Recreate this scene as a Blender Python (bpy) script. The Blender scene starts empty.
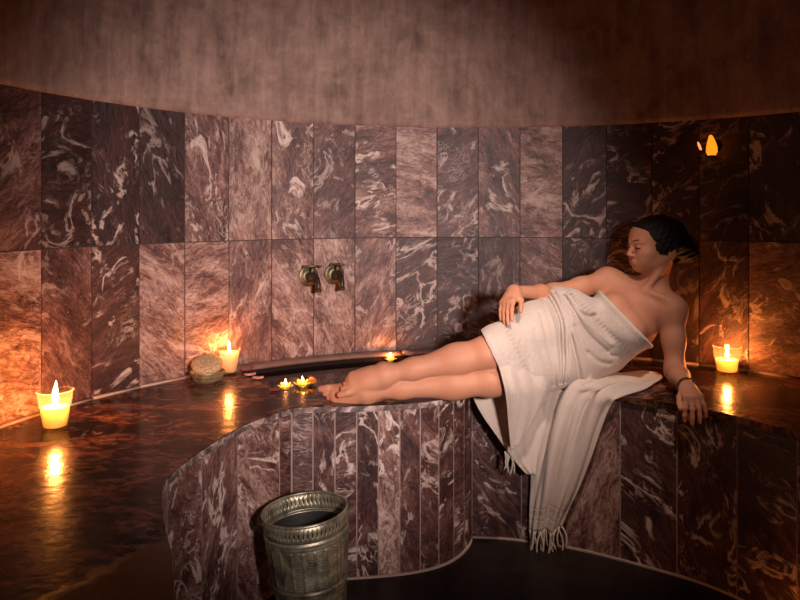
import bpy, bmesh, math, random
import numpy as np
from mathutils import Vector, Matrix, noise
random.seed(7)
PI = math.pi
S = bpy.context.scene
COL = S.collection
F, CX, HY, CAMZ = 700.0, 400.0, 210.0, 1.268
BZ = 0.598                      # bench top height
CC = (0.35, 1.65)               # centre of the round room
R = 1.665

def P(u, v, y):                 # point of the place seen at photo position (u, v) at depth y
    return np.array(((u-CX)/F*y, y, CAMZ-(v-HY)/F*y))
def onplane(u, v, z=BZ):
    y = F*(CAMZ-z)/(v-HY)
    return np.array(((u-CX)/F*y, y, z))
def pol(a, r):                  # degrees around room centre
    return (CC[0]+r*math.cos(math.radians(a)), CC[1]+r*math.sin(math.radians(a)))

# ------------------------------------------------------------------ object helpers
def link(o, parent=None):
    COL.objects.link(o)
    if parent: o.parent = parent
    return o
def tag(o, label=None, cat=None, group=None, kind=None):
    if label: o['label'] = label
    if cat: o['category'] = cat
    if group: o['group'] = group
    if kind: o['kind'] = kind
    return o
def empty(name, loc, label=None, cat=None, group=None):
    o = bpy.data.objects.new(name, None); o.empty_display_size = .05
    o.location = loc
    return tag(link(o), label, cat, group)
def mesh_obj(name, me, mat=None, parent=None, smooth=True):
    if mat:
        me.materials.append(mat)
    if smooth:
        me.polygons.foreach_set('use_smooth', [True]*len(me.polygons))
    o = bpy.data.objects.new(name, me)
    return link(o, parent)
def bm_obj(name, bm, mat=None, parent=None, smooth=True):
    me = bpy.data.meshes.new(name); bm.normal_update(); bm.to_mesh(me); bm.free()
    return mesh_obj(name, me, mat, parent, smooth)
def lathe(bm, prof, n=48, c=(0, 0, 0), M=None, sx=1, sy=1):
    rows = []
    for r, z in prof:
        if r < 1e-5:
            rows.append([bm.verts.new((c[0], c[1], c[2]+z))])
        else:
            rows.append([bm.verts.new((c[0]+sx*r*math.cos(2*PI*i/n), c[1]+sy*r*math.sin(2*PI*i/n), c[2]+z)) for i in range(n)])
    for a, b in zip(rows, rows[1:]):
        for i in range(n):
            j = (i+1) % n
            if len(a) == 1 and len(b) == 1: continue
            if len(a) == 1: bm.faces.new((a[0], b[j], b[i]))
            elif len(b) == 1: bm.faces.new((a[i], a[j], b[0]))
            else: bm.faces.new((a[i], a[j], b[j], b[i]))
    if M is not None:
        for row in rows:
            for v in row: v.co = M @ v.co
    return rows
def tube(bm, pts, rad, n=12, cap=True):
    pts = [Vector(p) for p in pts]
    if not hasattr(rad, '__len__'): rad = [rad]*len(pts)
    rows = []; up = None
    for i, p in enumerate(pts):
        t = (pts[min(i+1, len(pts)-1)]-pts[max(i-1, 0)]).normalized()
        if up is None:
            up = t.orthogonal().normalized()
        up = (up-t*up.dot(t)).normalized(); sd = t.cross(up)
        rows.append([bm.verts.new(p+rad[i]*(math.cos(2*PI*k/n)*up+math.sin(2*PI*k/n)*sd)) for k in range(n)])
    for a, b in zip(rows, rows[1:]):
        for k in range(n):
            j = (k+1) % n
            bm.faces.new((a[k], a[j], b[j], b[k]))
    if cap:
        bm.faces.new(rows[0][::-1]); bm.faces.new(rows[-1])
def smooth_pts(pts, n=8):       # Catmull-Rom
    pts = [np.array(p, float) for p in pts]; out = []
    for i in range(len(pts)-1):
        p0 = pts[max(i-1, 0)]; p1 = pts[i]; p2 = pts[i+1]; p3 = pts[min(i+2, len(pts)-1)]
        for k in range(n):
            t = k/n
            out.append(.5*((2*p1)+(-p0+p2)*t+(2*p0-5*p1+4*p2-p3)*t*t+(-p0+3*p1-3*p2+p3)*t**3))
    out.append(pts[-1])
    return out

# ------------------------------------------------------------------ materials
class NT:
    def __init__(s, name):
        s.m = bpy.data.materials.new(name); s.m.use_nodes = True
        s.t = s.m.node_tree; s.t.nodes.clear()
        s.out = s.n('ShaderNodeOutputMaterial')
    def n(s, typ, **kw):
        nd = s.t.nodes.new(typ)
        for k, v in kw.items():
            if k.startswith('i_'):
                nd.inputs[k[2:].replace('_', ' ')].default_value = v
            else: setattr(nd, k, v)
        return nd
    def l(s, a, b):
        s.t.links.new(a, b)
    def val(s, x, sock):
        if hasattr(x, 'is_linked') or hasattr(x, 'links'): s.l(x, sock)
        else: sock.default_value = x
    def math(s, op, a, b=0.0, c=None, clamp=False):
        nd = s.n('ShaderNodeMath', operation=op, use_clamp=clamp)
        s.val(a, nd.inputs[0]); s.val(b, nd.inputs[1])
        if c is not None: s.val(c, nd.inputs[2])
        return nd.outputs[0]
    def mix(s, f, a, b, typ='MIX'):
        nd = s.n('ShaderNodeMix', data_type='RGBA', blend_type=typ)
        s.val(f, nd.inputs[0])
        s.val(a if not isinstance(a, tuple) else (*a[:3], 1), nd.inputs[6]); s.val(b if not isinstance(b, tuple) else (*b[:3], 1), nd.inputs[7])
        return nd.outputs[2]
    def ramp(s, f, stops, interp='LINEAR'):
        nd = s.n('ShaderNodeValToRGB'); nd.color_ramp.interpolation = interp
        e = nd.color_ramp.elements
        while len(e) < len(stops): e.new(.5)
        for k, (p, c) in zip(e, stops):
            k.position = p; k.color = (*c, 1) if len(c) == 3 else c
        s.l(f, nd.inputs[0]); return nd.outputs[0]
    def noise(s, vec, scale, detail=6, rough=.55, dist=0.0):
        nd = s.n('ShaderNodeTexNoise'); nd.inputs['Scale'].default_value = scale
        nd.inputs['Detail'].default_value = detail; nd.inputs['Roughness'].default_value = rough
        nd.inputs['Distortion'].default_value = dist
        if vec is not None: s.l(vec, nd.inputs['Vector'])
        return nd.outputs[0]
    def pbsdf(s, **kw):
        nd = s.n('ShaderNodeBsdfPrincipled')
        for k, v in kw.items():
            s.val(v if not (isinstance(v, tuple) and len(v) == 3 and 'Radius' not in k) else (*v, 1), nd.inputs[k.replace('_', ' ')])
        s.l(nd.outputs[0], s.out.inputs[0]); return nd
    def bump(s, h, strength=.3, dist=.01):
        nd = s.n('ShaderNodeBump'); nd.inputs['Strength'].default_value = strength
        nd.inputs['Distance'].default_value = dist; s.l(h, nd.inputs['Height']); return nd.outputs[0]

def marble_tiles(name, rough=(.3, .55), gain=1.0):
    """per-tile marble: attribute 'tile' = (tone, veins, seed), UV in metres"""
    N = NT(name)
    at = N.n('ShaderNodeAttribute', attribute_name='tile')
    sep = N.n('ShaderNodeSeparateColor'); N.l(at.outputs['Color'], sep.inputs[0])
    tone, vein, seed = sep.outputs
    uv = N.n('ShaderNodeUVMap', uv_map='UVMap')
    sx = N.n('ShaderNodeSeparateXYZ'); N.l(uv.outputs[0], sx.inputs[0])
    cb = N.n('ShaderNodeCombineXYZ'); N.l(sx.outputs[0], cb.inputs[0]); N.l(sx.outputs[1], cb.inputs[1])
    N.l(N.math('MULTIPLY', seed, 37.0), cb.inputs[2])
    rot = N.n('ShaderNodeVectorRotate', rotation_type='Z_AXIS'); N.l(cb.outputs[0], rot.inputs['Vector'])
    N.l(N.math('MULTIPLY_ADD', seed, 5.2, .1), rot.inputs['Angle'])
    mp = N.n('ShaderNodeMapping'); mp.inputs['Scale'].default_value = (1, 2.6, 1); N.l(rot.outputs[0], mp.inputs[0])
    v = mp.outputs[0]
    big = N.noise(v, 3.2, 7, .6, 1.2)
    streak = N.noise(v, 13, 8, .68, 2.2)
    fine = N.noise(v, 75, 5, .7, .6)
    a = N.math('MULTIPLY_ADD', big, .95, N.math('MULTIPLY', streak, .85))
    a = N.math('MULTIPLY_ADD', fine, .5, a)              # mean ~1.15
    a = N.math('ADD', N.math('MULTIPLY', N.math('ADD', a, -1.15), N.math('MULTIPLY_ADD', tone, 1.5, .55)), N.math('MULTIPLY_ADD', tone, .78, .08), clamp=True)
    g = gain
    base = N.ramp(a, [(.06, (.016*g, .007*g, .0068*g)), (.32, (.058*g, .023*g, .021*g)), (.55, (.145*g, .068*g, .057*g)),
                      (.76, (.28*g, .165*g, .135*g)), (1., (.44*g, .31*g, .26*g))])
    mp2 = N.n('ShaderNodeMapping'); mp2.inputs['Scale'].default_value = (1, 1.5, 1); N.l(rot.outputs[0], mp2.inputs[0]); w = mp2.outputs[0]
    # white quartz veins: thin ridges of a warped noise, thickened in places
    vn = N.noise(w, 5.0, 5, .6, 1.6)
    rid = N.math('SUBTRACT', 1.0, N.math('MULTIPLY', N.math('ABSOLUTE', N.math('SUBTRACT', vn, .5)), 22.0), clamp=True)
    mk = N.math('MULTIPLY', N.math('SUBTRACT', N.noise(w, 5.0, 3, .6, .8), .515), 16.0, clamp=True)
    vm = N.math('MULTIPLY', N.math('MULTIPLY', N.math('POWER', rid, .6), mk), N.math('POWER', vein, .6), clamp=True)
    vn2 = N.noise(w, 12, 4, .6, 1.2)
    rid2 = N.math('SUBTRACT', 1.0, N.math('MULTIPLY', N.math('ABSOLUTE', N.math('SUBTRACT', vn2, .5)), 26.0), clamp=True)
    mk2 = N.math('MULTIPLY', N.math('SUBTRACT', N.noise(w, 4.1, 3, .6, .6), .54), 12.0, clamp=True)
    vm = N.math('MAXIMUM', vm, N.math('MULTIPLY', N.math('MULTIPLY', rid2, mk2), N.math('MULTIPLY', vein, .7)), clamp=True)
    base = N.mix(vm, base, (.62, .49, .43))
    # pale flecks
    fl = N.math('MULTIPLY', N.math('SUBTRACT', N.noise(v, 22, 3, .6, .3), .72), 14.0, clamp=True)
    base = N.mix(N.math('MULTIPLY', fl, .6), base, (.45, .36, .32))
    rg = N.math('MULTIPLY_ADD', streak, rough[1]-rough[0], rough[0]+.02)
    b = N.bump(N.math('MULTIPLY_ADD', fine, .35, streak), .55, .006)
    p = N.pbsdf(Base_Color=base, Roughness=rg, Normal=b); p.inputs['Specular IOR Level'].default_value = .45
    return N.m

def plain(name, col, rough=.5, metal=0.0, spec=.5, nscale=30, nvar=.25, bump=.1, bd=.003):
    N = NT(name)
    tc = N.n('ShaderNodeTexCoord').outputs['Object']
    f = N.noise(tc, nscale, 6, .6, .4)
    c = N.mix(f, tuple(x*(1-nvar) for x in col), tuple(min(1, x*(1+nvar)) for x in col))
    p = N.pbsdf(Base_Color=c, Roughness=rough, Metallic=metal, Normal=N.bump(f, bump, bd))
    p.inputs['Specular IOR Level'].default_value = spec
    return N.m

def bench_stone(name):
    N = NT(name)
    tc = N.n('ShaderNodeTexCoord').outputs['Object']
    mp = N.n('ShaderNodeMapping'); mp.inputs['Rotation'].default_value = (0, 0, .35); mp.inputs['Scale'].default_value = (1.1, 1.6, 1); N.l(tc, mp.inputs[0])
    v = mp.outputs[0]
    big = N.noise(v, 2.5, 7, .6, 1.5); st = N.noise(v, 10, 7, .65, 2.0)
    a = N.math('MULTIPLY_ADD', big, .6, N.math('MULTIPLY', st, .5))
    base = N.ramp(a, [(.42, (.005, .0028, .0024)), (.53, (.026, .0115, .008)), (.62, (.16, .060, .036)), (.76, (.34, .18, .12))])
    vn = N.noise(v, 3.0, 4, .55, 2.6)
    rid = N.math('SUBTRACT', 1.0, N.math('MULTIPLY', N.math('ABSOLUTE', N.math('SUBTRACT', vn, .5)), 22.0), clamp=True)
    mk = N.math('MULTIPLY', N.math('SUBTRACT', N.noise(v, 4, 2, .5, .5), .54), 7.0, clamp=True)
    base = N.mix(N.math('MULTIPLY', rid, N.math('MULTIPLY', mk, .6)), base, (.34, .23, .17))
    # dry stone by the doorway, the rest is wet
    sx = N.n('ShaderNodeSeparateXYZ'); N.l(tc, sx.inputs[0])
    line = N.math('ADD', N.math('MULTIPLY', sx.outputs[0], .85), N.math('MULTIPLY', sx.outputs[1], -.53))   # bigger towards the doorway
    line = N.math('ADD', line, N.math('MULTIPLY', N.noise(tc, 14, 4, .6, .4), .10))
    dry = N.math('MULTIPLY', N.math('ADD', line, 1.125), 30.0, clamp=True)
    yl = N.math('MULTIPLY', N.math('SUBTRACT', 1.55, sx.outputs[1]), 20.0, clamp=True)
    dry = N.math('MULTIPLY', dry, yl)
    base = N.mix(dry, base, N.mix(st, (.08, .05, .038), (.24, .16, .125)))
    rg = N.math('MULTIPLY_ADD', dry, .6, N.math('MULTIPLY_ADD', st, .18, .11))
    b = N.bump(N.math('MULTIPLY_ADD', N.noise(tc, 60, 3, .5, .2), .25, N.noise(tc, 16, 4, .5, .3)), .25, .006)
    p = N.pbsdf(Base_Color=base, Roughness=rg, Normal=b); p.inputs['Specular IOR Level'].default_value = .13
    return N.m

def flame_mat(name, col, strength):
    N = NT(name)
    e = N.n('ShaderNodeEmission'); e.inputs[0].default_value = (*col, 1); e.inputs[1].default_value = strength
    t = N.n('ShaderNodeBsdfTransparent'); a = N.n('ShaderNodeAddShader')
    N.l(e.outputs[0], a.inputs[0]); N.l(t.outputs[0], a.inputs[1]); N.l(a.outputs[0], N.out.inputs[0])
    return N.m
def thin_glass(name, tint=(.95, .93, .9)):
    N = NT(name)
    t = N.n('ShaderNodeBsdfTransparent'); t.inputs[0].default_value = (*tint, 1)
    g = N.n('ShaderNodeBsdfGlossy'); g.inputs['Roughness'].default_value = .04
    lw = N.n('ShaderNodeLayerWeight'); lw.inputs[0].default_value = .35
    f = N.math('MULTIPLY_ADD', N.math('POWER', lw.outputs['Facing'], 2.5), .9, .05, clamp=True)
    m = N.n('ShaderNodeMixShader'); N.l(f, m.inputs[0]); N.l(t.outputs[0], m.inputs[1]); N.l(g.outputs[0], m.inputs[2])
    h_ = N.n('ShaderNodeBsdfTranslucent'); h_.inputs[0].default_value = (.9, .8, .7, 1)
    m2 = N.n('ShaderNodeMixShader'); m2.inputs[0].default_value = .025; N.l(m.outputs[0], m2.inputs[1]); N.l(h_.outputs[0], m2.inputs[2])
    N.l(m2.outputs[0], N.out.inputs[0]); return N.m
def water_mat(name):
    N = NT(name)
    tc = N.n('ShaderNodeTexCoord').outputs['Object']
    p = N.pbsdf(Base_Color=(.55, .45, .4), Roughness=.02, IOR=1.33, Normal=N.bump(N.noise(tc, 9, 2, .5, .3), .06, .01))
    p.inputs['Transmission Weight'].default_value = 1.0
    return N.m
def wax_mat(name, col, rad=.03):
    N = NT(name)
    p = N.pbsdf(Base_Color=col, Roughness=.45)
    p.inputs['Subsurface Weight'].default_value = 1.0
    p.inputs['Subsurface Radius'].default_value = (1, .8, .4); p.inputs['Subsurface Scale'].default_value = rad
    tr = N.n('ShaderNodeBsdfTranslucent'); tr.inputs[0].default_value = (1, .9, .62, 1)
    m = N.n('ShaderNodeMixShader'); m.inputs[0].default_value = .6
    N.l(p.outputs[0], m.inputs[1]); N.l(tr.outputs[0], m.inputs[2]); N.l(m.outputs[0], N.out.inputs[0])
    return N.m
def skin_mat(name):
    N = NT(name)
    at = N.n('ShaderNodeAttribute', attribute_name='tint')
    tc = N.n('ShaderNodeTexCoord').outputs['Object']
    f = N.noise(tc, 26, 5, .6, .2)
    base = N.mix(f, (.44, .190, .108), (.53, .245, .148))
    base = N.mix(at.outputs['Fac'], base, (.38, .10, .09))
    p = N.pbsdf(Base_Color=base, Roughness=.56, Normal=N.bump(N.noise(tc, 260, 2, .5), .06, .001))
    p.inputs['Subsurface Weight'].default_value = .25
    p.inputs['Subsurface Radius'].default_value = (1, .35, .2); p.inputs['Subsurface Scale'].default_value = .012
    p.inputs['Specular IOR Level'].default_value = .3
    return N.m
def towel_mat(name, col=(.60, .50, .43)):
    N = NT(name)
    tc = N.n('ShaderNodeTexCoord').outputs['Object']
    at = N.n('ShaderNodeAttribute', attribute_name='band')
    f = N.noise(tc, 170, 4, .75, .2); g = N.noise(tc, 18, 4, .6, .8)
    sw = N.noise(tc, 34, 2, .5, 1.8)
    pat = N.math('SUBTRACT', 1.0, N.math('MULTIPLY', N.math('ABSOLUTE', N.math('SUBTRACT', sw, .5)), 16.0), clamp=True)
    sepb = N.n('ShaderNodeSeparateColor'); N.l(at.outputs['Color'], sepb.inputs[0])
    c = N.mix(g, tuple(x*.88 for x in col), tuple(min(1, x*1.1) for x in col))
    c = N.mix(N.math('MULTIPLY', f, .55), c, tuple(x*.55 for x in col))
    rib = N.math('MULTIPLY', sepb.outputs[0], .55)
    c = N.mix(rib, c, tuple(x*.5 for x in col))
    c = N.mix(N.math('MULTIPLY', N.math('MULTIPLY', pat, sepb.outputs[1]), .28), c, tuple(x*.6 for x in col))
    h = N.math('MULTIPLY_ADD', f, .8, N.math('MULTIPLY', pat, N.math('MULTIPLY', sepb.outputs[1], -.45)))
    h = N.math('SUBTRACT', h, sepb.outputs[0])
    p = N.pbsdf(Base_Color=c, Roughness=.95, Normal=N.bump(h, .5, .004))
    p.inputs['Sheen Weight'].default_value = .25; p.inputs['Specular IOR Level'].default_value = .15
    return N.m
def hair_mat(name, col=(.004, .0025, .002)):
    N = NT(name)
    tc = N.n('ShaderNodeTexCoord').outputs['Object']
    mp = N.n('ShaderNodeMapping'); mp.inputs['Scale'].default_value = (1, 1, 4); mp.inputs['Rotation'].default_value = (.2, .5, 0); N.l(tc, mp.inputs[0])
    f = N.noise(mp.outputs[0], 70, 4, .6, .4)
    N.pbsdf(Base_Color=N.mix(f, col, tuple(min(1, x*3) for x in col)), Roughness=.62, Normal=N.bump(f, .7, .004)).inputs['Specular IOR Level'].default_value = .25
    return N.m
def brass_mat(name, col=(.42, .38, .29)):
    N = NT(name)
    tc = N.n('ShaderNodeTexCoord').outputs['Object']
    f = N.noise(tc, 22, 6, .65, .6); f2 = N.noise(tc, 140, 3, .6)
    c = N.ramp(f, [(.3, tuple(x*.35 for x in col)), (.5, col), (.72, tuple(min(1, x*1.6) for x in col))])
    N.pbsdf(Base_Color=c, Metallic=.7, Roughness=N.math('MULTIPLY_ADD', f, .35, .25), Normal=N.bump(f2, .15, .002))
    return N.m
def plaster_mat(name):
    N = NT(name)
    tc = N.n('ShaderNodeTexCoord').outputs['Object']
    a = N.noise(tc, 3.2, 8, .62, .8); b = N.noise(tc, 16, 7, .7, .6); c = N.noise(tc, 70, 4, .6)
    mp = N.n('ShaderNodeMapping'); mp.inputs['Scale'].default_value = (4, 4, .5); N.l(tc, mp.inputs[0])
    d = N.noise(mp.outputs[0], 5, 6, .65, .3)
    x = N.math('MULTIPLY_ADD', b, .45, N.math('MULTIPLY', a, .55)); x = N.math('MULTIPLY_ADD', d, .35, N.math('MULTIPLY', x, .75))
    col = N.ramp(x, [(.38, (.075, .043, .036)), (.52, (.20, .125, .10)), (.66, (.33, .215, .175))])
    N.pbsdf(Base_Color=col, Roughness=.8, Normal=N.bump(N.math('MULTIPLY_ADD', c, .3, b), .35, .008))
    return N.m

M_wall = marble_tiles('marble_wall_tiles', (.30, .6))
M_riser = marble_tiles('marble_riser_tiles', (.26, .5))
M_bench = bench_stone('wet_bench_stone')
M_grout = plain('grout', (.055, .032, .027), .85, nscale=40)
M_grout_pale = plain('pale_grout', (.25, .175, .15), .85, nscale=9, nvar=.9)
M_floor = plain('wet_floor_stone', (.016, .010, .008), .35, spec=.1, nscale=9, nvar=.7, bump=.25, bd=.006)
M_basin = plain('basin_stone', (.012, .007, .006), .8, spec=.1, nscale=12, nvar=.5)
M_plaster = plaster_mat('dome_plaster')
M_wax = wax_mat('candle_wax', (.97, .92, .78), .09)
M_flower = wax_mat('flower_wax', (.88, .62, .12), .02)
M_flame = flame_mat('flame', (1, .62, .22), 26)
M_wick = plain('wick', (.02, .015, .012), .9)
M_glass = thin_glass('candle_glass')
N = NT('glass_rim'); t_ = N.n('ShaderNodeBsdfTransparent'); g_ = N.n('ShaderNodeBsdfTranslucent'); g_.inputs[0].default_value = (.9, .85, .75, 1); x_ = N.n('ShaderNodeMixShader'); x_.inputs[0].default_value = .10
N.l(t_.outputs[0], x_.inputs[1]); N.l(g_.outputs[0], x_.inputs[2]); N.l(x_.outputs[0], N.out.inputs[0]); M_glass_rim = N.m
M_water = water_mat('pool_water')
M_skin = skin_mat('skin')
M_towel = towel_mat('terry_towel')
M_hair = hair_mat('hair')
M_hair_tip = hair_mat('hair_strand', (.10, .045, .025))
M_brass = brass_mat('bucket_metal', (.33, .30, .21))
M_brass_dark = brass_mat('dark_bronze', (.055, .04, .026))
M_escut = brass_mat('aged_brass', (.15, .12, .075))
M_dark = plain('dark_void', (.004, .004, .004), .9)

# ------------------------------------------------------------------ setting: round tiled room
DA = 6.75; A0 = 102.8
ZJ, ZT = 1.139, 1.659
def joint(k): return A0+k*DA        # k=0 is the joint at u=395; positive = left
up_tone = {9: .35, 8: .42, 7: .12, 6: .14, 5: .10, 4: .56, 3: .78, 2: .58, 1: .42, 0: .55, -1: .82, -2: .40, -3: .46, -4: .74, -5: .24, -6: .16, -7: .06, -8: .05, -9: .05, -10: .05, -11: .05}  # upper-left and right-hand tones lowered, putting the wall's shade into the marble
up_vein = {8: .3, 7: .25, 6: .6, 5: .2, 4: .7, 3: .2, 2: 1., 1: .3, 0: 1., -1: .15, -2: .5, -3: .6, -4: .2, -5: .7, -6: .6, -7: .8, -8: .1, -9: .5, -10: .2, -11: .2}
lo_tone = {9: .80, 8: .78, 7: .48, 6: .26, 5: .72, 4: .80, 3: .62, 2: .66, 1: .74, 0: .60, -1: .34, -2: .20, -3: .18, -4: .50, -5: .20, -6: .22, -7: .25, -8: .26, -9: .52, -10: .5}  # low tones on the right carry the same shade
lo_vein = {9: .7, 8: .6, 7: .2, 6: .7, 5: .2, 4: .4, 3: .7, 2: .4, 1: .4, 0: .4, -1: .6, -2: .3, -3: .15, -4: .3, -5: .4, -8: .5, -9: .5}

def build_wall(name, ks, zrows=((BZ-.05, ZJ), (ZJ, ZT))):
    bm = bmesh.new(); uvl = bm.loops.layers.uv.new('UVMap'); cl = bm.verts.layers.float_color.new('tile')
    for k in ks:                       # tile between joint(k) (right) and joint(k+1) (left)
        for ri, (z0, z1) in enumerate(zrows):
            rr = random.Random(k*13+ri*101+5)
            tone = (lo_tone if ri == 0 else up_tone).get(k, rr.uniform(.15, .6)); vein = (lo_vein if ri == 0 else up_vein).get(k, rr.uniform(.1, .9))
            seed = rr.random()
            a = np.array((*pol(joint(k), R/math.cos(0)), 0)); b = np.array((*pol(joint(k+1), R), 0))
            t = (b-a); L = np.linalg.norm(t); t /= L
            nrm = np.array((-t[1], t[0], 0))            # towards the centre (left turn)
            if np.dot(nrm, np.array((*CC, 0))-a) < 0: nrm = -nrm
            g = .0021; off = rr.uniform(-.0012, .0012)
            zg = .0021
            loop = [(g, z0+(zg if ri else 0)), (L-g, z0+(zg if ri else 0)), (L-g, z1-zg), (g, z1-zg)]
            fr = [bm.verts.new(a+t*s+nrm*off+np.array((0, 0, z))) for s, z in loop]
            bk = [bm.verts.new(a+t*s-nrm*.012+np.array((0, 0, z))) for s, z in loop]
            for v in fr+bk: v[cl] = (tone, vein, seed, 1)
            fs = [bm.faces.new(fr)]
            for i in range(4):
                j = (i+1) % 4; fs.append(bm.faces.new((fr[i], bk[i], bk[j], fr[j])))
            for f in fs:
                for lp in f.loops:
                    i = (fr.index(lp.vert) if lp.vert in fr else bk.index(lp.vert))
                    lp[uvl].uv = (loop[i][0]+seed*3, loop[i][1]+seed*7)
    bmesh.ops.recalc_face_normals(bm, faces=bm.faces)
    for f in bm.faces: f.material_index = 0
    # backing in the joints
    nf = len(bm.faces)
    a0, a1 = joint(min(ks)), joint(max(ks)+1); n = len(list(ks))*2
    vs = []
    for i in range(n+1):
        x, y = pol(a0+(a1-a0)*i/n, R+.0045 if i % 2 == 0 else (R*math.cos(math.radians(DA/2))+.0045))
        vs.append((bm.verts.new((x, y, BZ-.05)), bm.verts.new((x, y, zrows[-1][1]))))
    for p, q in zip(vs, vs[1:]):
        f = bm.faces.new((p[0], q[0], q[1], p[1])); f.material_index = 1
    o = bm_obj(name, bm, M_wall, smooth=False); o.data.materials.append(M_grout)
    return tag(o, kind='structure')
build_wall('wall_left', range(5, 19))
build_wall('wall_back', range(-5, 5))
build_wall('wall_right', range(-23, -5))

# light mortar line where wall meets bench
bm = bmesh.new()
for k in range(-13, 12):
    a = pol(joint(k), R-.001); b = pol(joint(k+1), R-.001)
    ai = pol(joint(k), R-.011); bi = pol(joint(k+1), R-.011)
    lo = [bm.verts.new((*p, BZ)) for p in (a, b, bi, ai)]; hi = [bm.verts.new((*p, BZ+h)) for p, h in zip((a, b, bi, ai), (.009, .009, .003, .003))]
    bm.faces.new(hi)
    for i in range(4): bm.faces.new((lo[i], lo[(i+1) % 4], hi[(i+1) % 4], hi[i]))
bmesh.ops.recalc_face_normals(bm, faces=bm.faces)
tag(bm_obj('trim_1', bm, plain('mortar', (.42, .32, .27), .8, nscale=60)), kind='structure')

# plaster drum and dome
bm = bmesh.new(); n = 104; rows = []
prof = [(R+.03, ZT-.002), (R-.012, ZT-.002), (R-.016, ZT+.02), (R-.02, 1.90), (R-.05, 2.15)]
for i in range(1, 13):
    t = i/12*PI/2; prof.append(((R-.05)*math.cos(t), 2.15+1.15*math.sin(t)))
lathe(bm, prof, n, (CC[0], CC[1], 0))
bmesh.ops.remove_doubles(bm, verts=bm.verts, dist=1e-4)
bmesh.ops.recalc_face_normals(bm, faces=bm.faces); bmesh.ops.reverse_faces(bm, faces=bm.faces)
tag(bm_obj('ceiling', bm, M_plaster), kind='structure')

# floor
bm = bmesh.new(); lathe(bm, [(0, 0), (2.6, 0), (2.6, -.05), (0, -.05)], 64, (CC[0], CC[1]-.2, 0)); bmesh.ops.recalc_face_normals(bm, faces=bm.faces)
tag(bm_obj('floor', bm, M_floor, smooth=False), kind='structure')

# ------------------------------------------------------------------ stone bench (ring with a bulge around the basin)
left_pts = [(-.33, 1.03), (-.398, 1.203), (-.452, 1.352), (-.53, 1.533), (-.588, 1.718), (-.582, 1.85), (-.560, 1.97), (-.498, 2.18), (-.372, 2.385)]
mid_pts = [(-.372, 2.385), (-.28, 2.400), (-.172, 2.405), (0, 2.432), (.105, 2.468), (.175, 2.515), (.228, 2.58), (.262, 2.65), (.278, 2.71)]
right_pts = [(.278, 2.71), (.37, 2.702), (.46, 2.682), (.638, 2.622), (.78, 2.545), (.90, 2.465), (1.0, 2.395), (1.09, 2.30), (1.19, 2.13), (1.26, 1.90), (1.29, 1.65), (1.27, 1.40), (1.20, 1.15)]
def riser_y(x):
    s = [p for p in smooth_pts(right_pts, 6)]
    xs = [p[0] for p in s[:48]]; ys = [p[1] for p in s[:48]]
    return float(np.interp(x, xs, ys))
edge = [tuple(p) for p in smooth_pts(left_pts, 6)][:-1]+[tuple(p) for p in smooth_pts(mid_pts, 6)][:-1]+[tuple(p) for p in smooth_pts(right_pts, 6)]
def offset_path(pts, d):
    out = []
    for i, p in enumerate(pts):
        a = np.array(pts[max(i-1, 0)]); b = np.array(pts[min(i+1, len(pts)-1)]); t = b-a; t = t/np.linalg.norm(t)
        out.append((p[0]+t[1]*d, p[1]-t[0]*d))
    return out
bench = empty('stone_bench', (CC[0], CC[1]+1.3, 0), 'curved dark marble bench built along the round wall, with a bulge around the water basin', 'bench')
def under(o, parent):
    o.parent = parent; o.matrix_parent_inverse = Matrix.Translation(-Vector(parent.location)); return o
# outer contour
outer = []
for i in range(0, 61):
    a = 325+(572-325)*0 ; 
a_start = math.degrees(math.atan2(1.15-CC[1], 1.20-CC[0])); a_end = math.degrees(math.atan2(1.03-CC[1], -.33-CC[0])) % 360
RO = R-.004
outer = [pol(a_start+(a_end-a_start)*i/90, RO*math.cos(math.radians(DA/2))) for i in range(91)]   # from right end round to left end
pool_pts = [(-.655, 2.90), (-.60, 2.80), (-.53, 2.70), (-.44, 2.60), (-.33, 2.545), (-.2, 2.525), (-.06, 2.535), (.06, 2.58), (.15, 2.66), (.21, 2.78), (.235, 2.92), (.235, 3.05), (.22, 3.20)]
pool_front = [tuple(p) for p in smooth_pts(pool_pts, 4)]
def ang(p): return math.degrees(math.atan2(p[1]-CC[1], p[0]-CC[0]))
RP = 1.612
pa0, pa1 = ang(pool_front[-1]), ang(pool_front[0])
pool_back = [pol(pa0+(pa1-pa0)*i/24, RP) for i in range(0, 25)]
pool = pool_front+pool_back[1:-1]
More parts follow.
